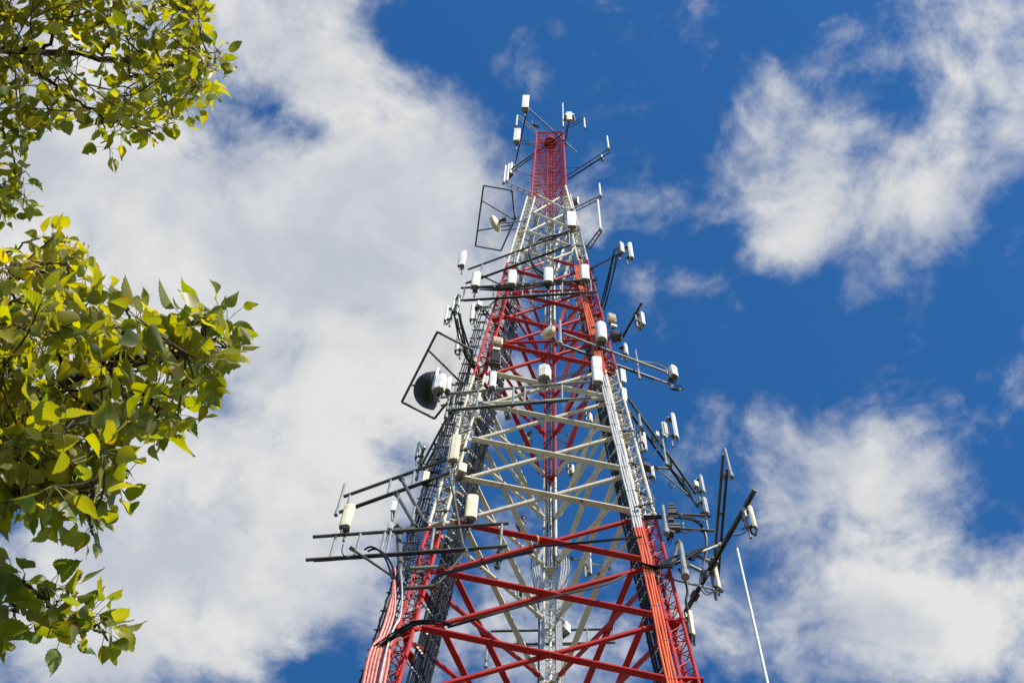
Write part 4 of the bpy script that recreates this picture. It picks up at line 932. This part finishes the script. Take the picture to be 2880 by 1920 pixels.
def branch(lines, polys, D, L, ncl, per, hue, root_h, r0, seed, spread, exclude=(), gaps=()):
    """lines: [(points in the view, thickness)], the first is the limb; polys: where its leafy shoots stand"""
    random.seed(seed); wood = MB(); skel = []
    for li, (pts, r) in enumerate(lines):
        P = []
        for i, q in enumerate(pts):
            P.append(PD(q[0], q[1], D+(q[2] if len(q) > 2 else 0)))
        if li == 0: P = [TR+Vector((.05, 0, root_h))]+[lerp(TR+Vector((.05, 0, root_h)), P[0], .5)+Vector((0, 0, .22))]+P
        P = smooth(P); n = len(P)
        P = [p+Vector((random.gauss(0, .006), random.gauss(0, .006), random.gauss(0, .006))) if 0 < i < n-1 else p for i, p in enumerate(P)]
        rr = [lerp(r0 if li == 0 else r, r*.35, (i/(n-1))**.6) for i in range(n)]
        wood.path(P, rr, 7); skel += P[(6 if li == 0 else 0):]
        for i in range(2, n-1):               # knobbly bud scars
            if random.random() < .6 and (li or i > 10): p = P[i]; d = Vector((random.gauss(0, 1), random.gauss(0, 1), random.gauss(0, 1))).normalized(); wood.tube(p, p+d*(rr[i]+.008), .004, 5, .002)
    lv = Leaves(); xs = [p[0] for P in polys for p in P]; ys = [p[1] for P in polys for p in P]; made = 0; tries = 0; used = []
    while made < ncl and tries < ncl*60:
        tries += 1; x, y = random.uniform(min(xs), max(xs)), random.uniform(min(ys), max(ys))
        if not any(inpoly(x, y, P) for P in polys): continue
        if any((x-gx)**2+(y-gy)**2 < gr*gr for gx, gy, gr in gaps): continue
        c = PD(x, y, D+random.gauss(0, spread))
        if any((c-u).length < L*.42 for u in used): continue
        used.append(c); made += 1
        q = min(skel, key=lambda p: (p-c).length)
        if (q-c).length > .012:
            sub = [q, lerp(q, c, .5)+Vector((random.gauss(0, .012), random.gauss(0, .012), random.gauss(0, .012))), c]
            wood.path(smooth(sub, 3), [.0036, .0033, .003, .0028, .0025, .0022, .002], 5)
        if random.random() < .75: skel.append(lerp(q, c, .6))
        lv.cluster(c, per+random.choice((-1, 0, 0, 1)), L, hue)
    b = wood.build('branch', M_BARK, TREE); lv.build(b); return b
# upper limb (farther), its outer edge and the gap below
UP = [[(-420, -260), (530, -260), (540, 10), (585, 70), (630, 150), (610, 205), (570, 270), (500, 350), (440, 385), (395, 400), (300, 420), (235, 380), (150, 365), (100, 420), (80, 480), (75, 560), (40, 605), (-420, 620)]]
branch([([(-330, 110), (-160, 125), (0, 139), (122, 143), (282, 159), (355, 178), (412, 186), (498, 180), (575, 156)], .016),
        ([(10, 140), (60, 168), (106, 196), (163, 245), (220, 290), (286, 327), (347, 347), (408, 365), (449, 380)], .011),
        ([(286, 155), (318, 94), (347, 53), (352, -20), (370, -120)], .009), ([(120, 140), (180, 60), (250, -30), (260, -160)], .010),
        ([(355, 178), (380, 210), (412, 235)], .005), ([(412, 184), (438, 140), (470, 70), (520, 10)], .006), ([(-60, 125), (-40, 250), (10, 380), (40, 450), (45, 540)], .009), ([(163, 245), (150, 300), (120, 360)], .006), ([(286, 327), (296, 380), (306, 405)], .005)],
       UP, 7.4, .063, 540, 6, .54, 5.6, .030, 11, .30, gaps=((300, 210, 30), (385, 255, 26), (195, 345, 22), (500, 90, 18)))
# middle limb: denser, leaves farther behind
MID = [[(-380, 660), (60, 650), (130, 660), (190, 668), (225, 705), (235, 760), (250, 800), (250, 870), (120, 1000), (-380, 1080)]]
branch([([(-300, 880), (-120, 850), (0, 808), (60, 785), (108, 774), (180, 735)], .013), ([(-100, 846), (-40, 760), (40, 700), (110, 672)], .008), ([(0, 808), (60, 850), (140, 880)], .007)],
       MID, 6.3, .062, 170, 6, .66, 4.9, .024, 23, .22)
# lower limb: nearest, big leaves
LOW = [[(-360, 900), (60, 860), (160, 850), (250, 830), (330, 815), (390, 840), (420, 880), (490, 900), (540, 960), (575, 1000), (590, 1060), (550, 1090), (515, 1150), (480, 1190), (420, 1215), (380, 1220), (300, 1215), (250, 1260), (-360, 1300)]]
branch([([(-300, 1290), (-100, 1215), (40, 1140), (143, 1092), (187, 1073), (260, 1042), (330, 1016), (369, 1006), (416, 999), (473, 1003), (540, 985), (600, 960)], .017),
        ([(334, 1016), (345, 960), (355, 910), (360, 878), (366, 840)], .008), ([(187, 1077), (240, 1135), (280, 1180), (299, 1199)], .008),
        ([(334, 1022), (380, 1070), (415, 1110), (434, 1142), (450, 1180)], .008), ([(178, 1077), (170, 1010), (160, 956), (185, 910)], .007), ([(300, 1028), (298, 980), (295, 930)], .005),
        ([(40, 1140), (20, 1060), (40, 980)], .008), ([(473, 1003), (500, 1040), (530, 1080)], .005), ([(473, 1003), (520, 950), (545, 900)], .005)],
       LOW, 4.75, .066, 185, 6, .50, 3.6, .028, 37, .22, gaps=((375, 985, 24), (205, 1030, 14), (470, 1120, 22)))
L2 = [[(-360, 1220), (60, 1210), (200, 1215), (330, 1260), (372, 1320), (372, 1370), (345, 1420), (310, 1470), (262, 1490), (190, 1450), (120, 1430), (30, 1410), (-360, 1450)]]
branch([([(-300, 1400), (-100, 1330), (20, 1290), (70, 1310), (140, 1330), (220, 1345), (290, 1350), (350, 1340)], .011), ([(20, 1290), (50, 1370), (80, 1430), (100, 1480)], .007), ([(140, 1330), (200, 1390), (250, 1450)], .006), ([(-20, 1300), (20, 1240), (60, 1225)], .006)],
       L2, 4.55, .064, 102, 6, .47, 3.3, .022, 41, .18)
L3 = [[(-300, 1600), (40, 1590), (140, 1640), (200, 1640), (235, 1640), (255, 1690), (310, 1740), (320, 1780), (270, 1790), (230, 1775), (150, 1760), (90, 1760), (40, 1780), (-300, 1800)]]
branch([([(-300, 1580), (-120, 1580), (0, 1613), (32, 1641), (92, 1668), (152, 1700), (207, 1724), (257, 1760), (290, 1775)], .010), ([(32, 1641), (36, 1690), (44, 1740)], .006), ([(152, 1700), (190, 1670), (215, 1640)], .004), ([(32, 1630), (64, 1628)], .004)],
       L3, 4.6, .066, 50, 5, .42, 3.1, .018, 53, .14, gaps=((60, 1600, 24), (150, 1640, 20)))
TIP = [[(490, 900), (560, 880), (640, 890), (680, 960), (690, 1010), (620, 1050), (540, 1060)]]
branch([([(-290, 1300), (60, 1150), (300, 1050), (470, 1003), (540, 980), (600, 955), (650, 945)], .008), ([(540, 980), (590, 1010), (650, 1015)], .004), ([(540, 980), (575, 920), (600, 890)], .004)],
       TIP, 4.72, .074, 14, 5, .45, 3.6, .012, 61, .10)
# crown beyond the frame: to the left and above
random.seed(71)
wood = MB(); lv = Leaves()
for q in range(26):
    h = random.uniform(3.0, 10.2); az = random.uniform(1.2, 5.2) if h < 8 else random.uniform(0, 6.28); ln = random.uniform(.9, 1.9)*(1-.06*abs(h-6))
    a = TR+Vector((.05, 0, h)); e = a+Vector((math.cos(az)*ln, math.sin(az)*ln, random.uniform(.2, .8)*ln))
    wood.path(smooth([a, lerp(a, e, .5)+Vector((0, 0, -.08)), e], 4), [.030-.0028*i for i in range(9)], 6)
    for j in range(9):
        c = lerp(a, e, random.uniform(.35, 1.08))+Vector((random.gauss(0, .2), random.gauss(0, .2), random.gauss(0, .2)))
        wood.path([lerp(a, e, .6), c], .004, 4); lv.cluster(c, 6, .066, .5)
b = wood.build('branch', M_BARK, TREE); lv.build(b)
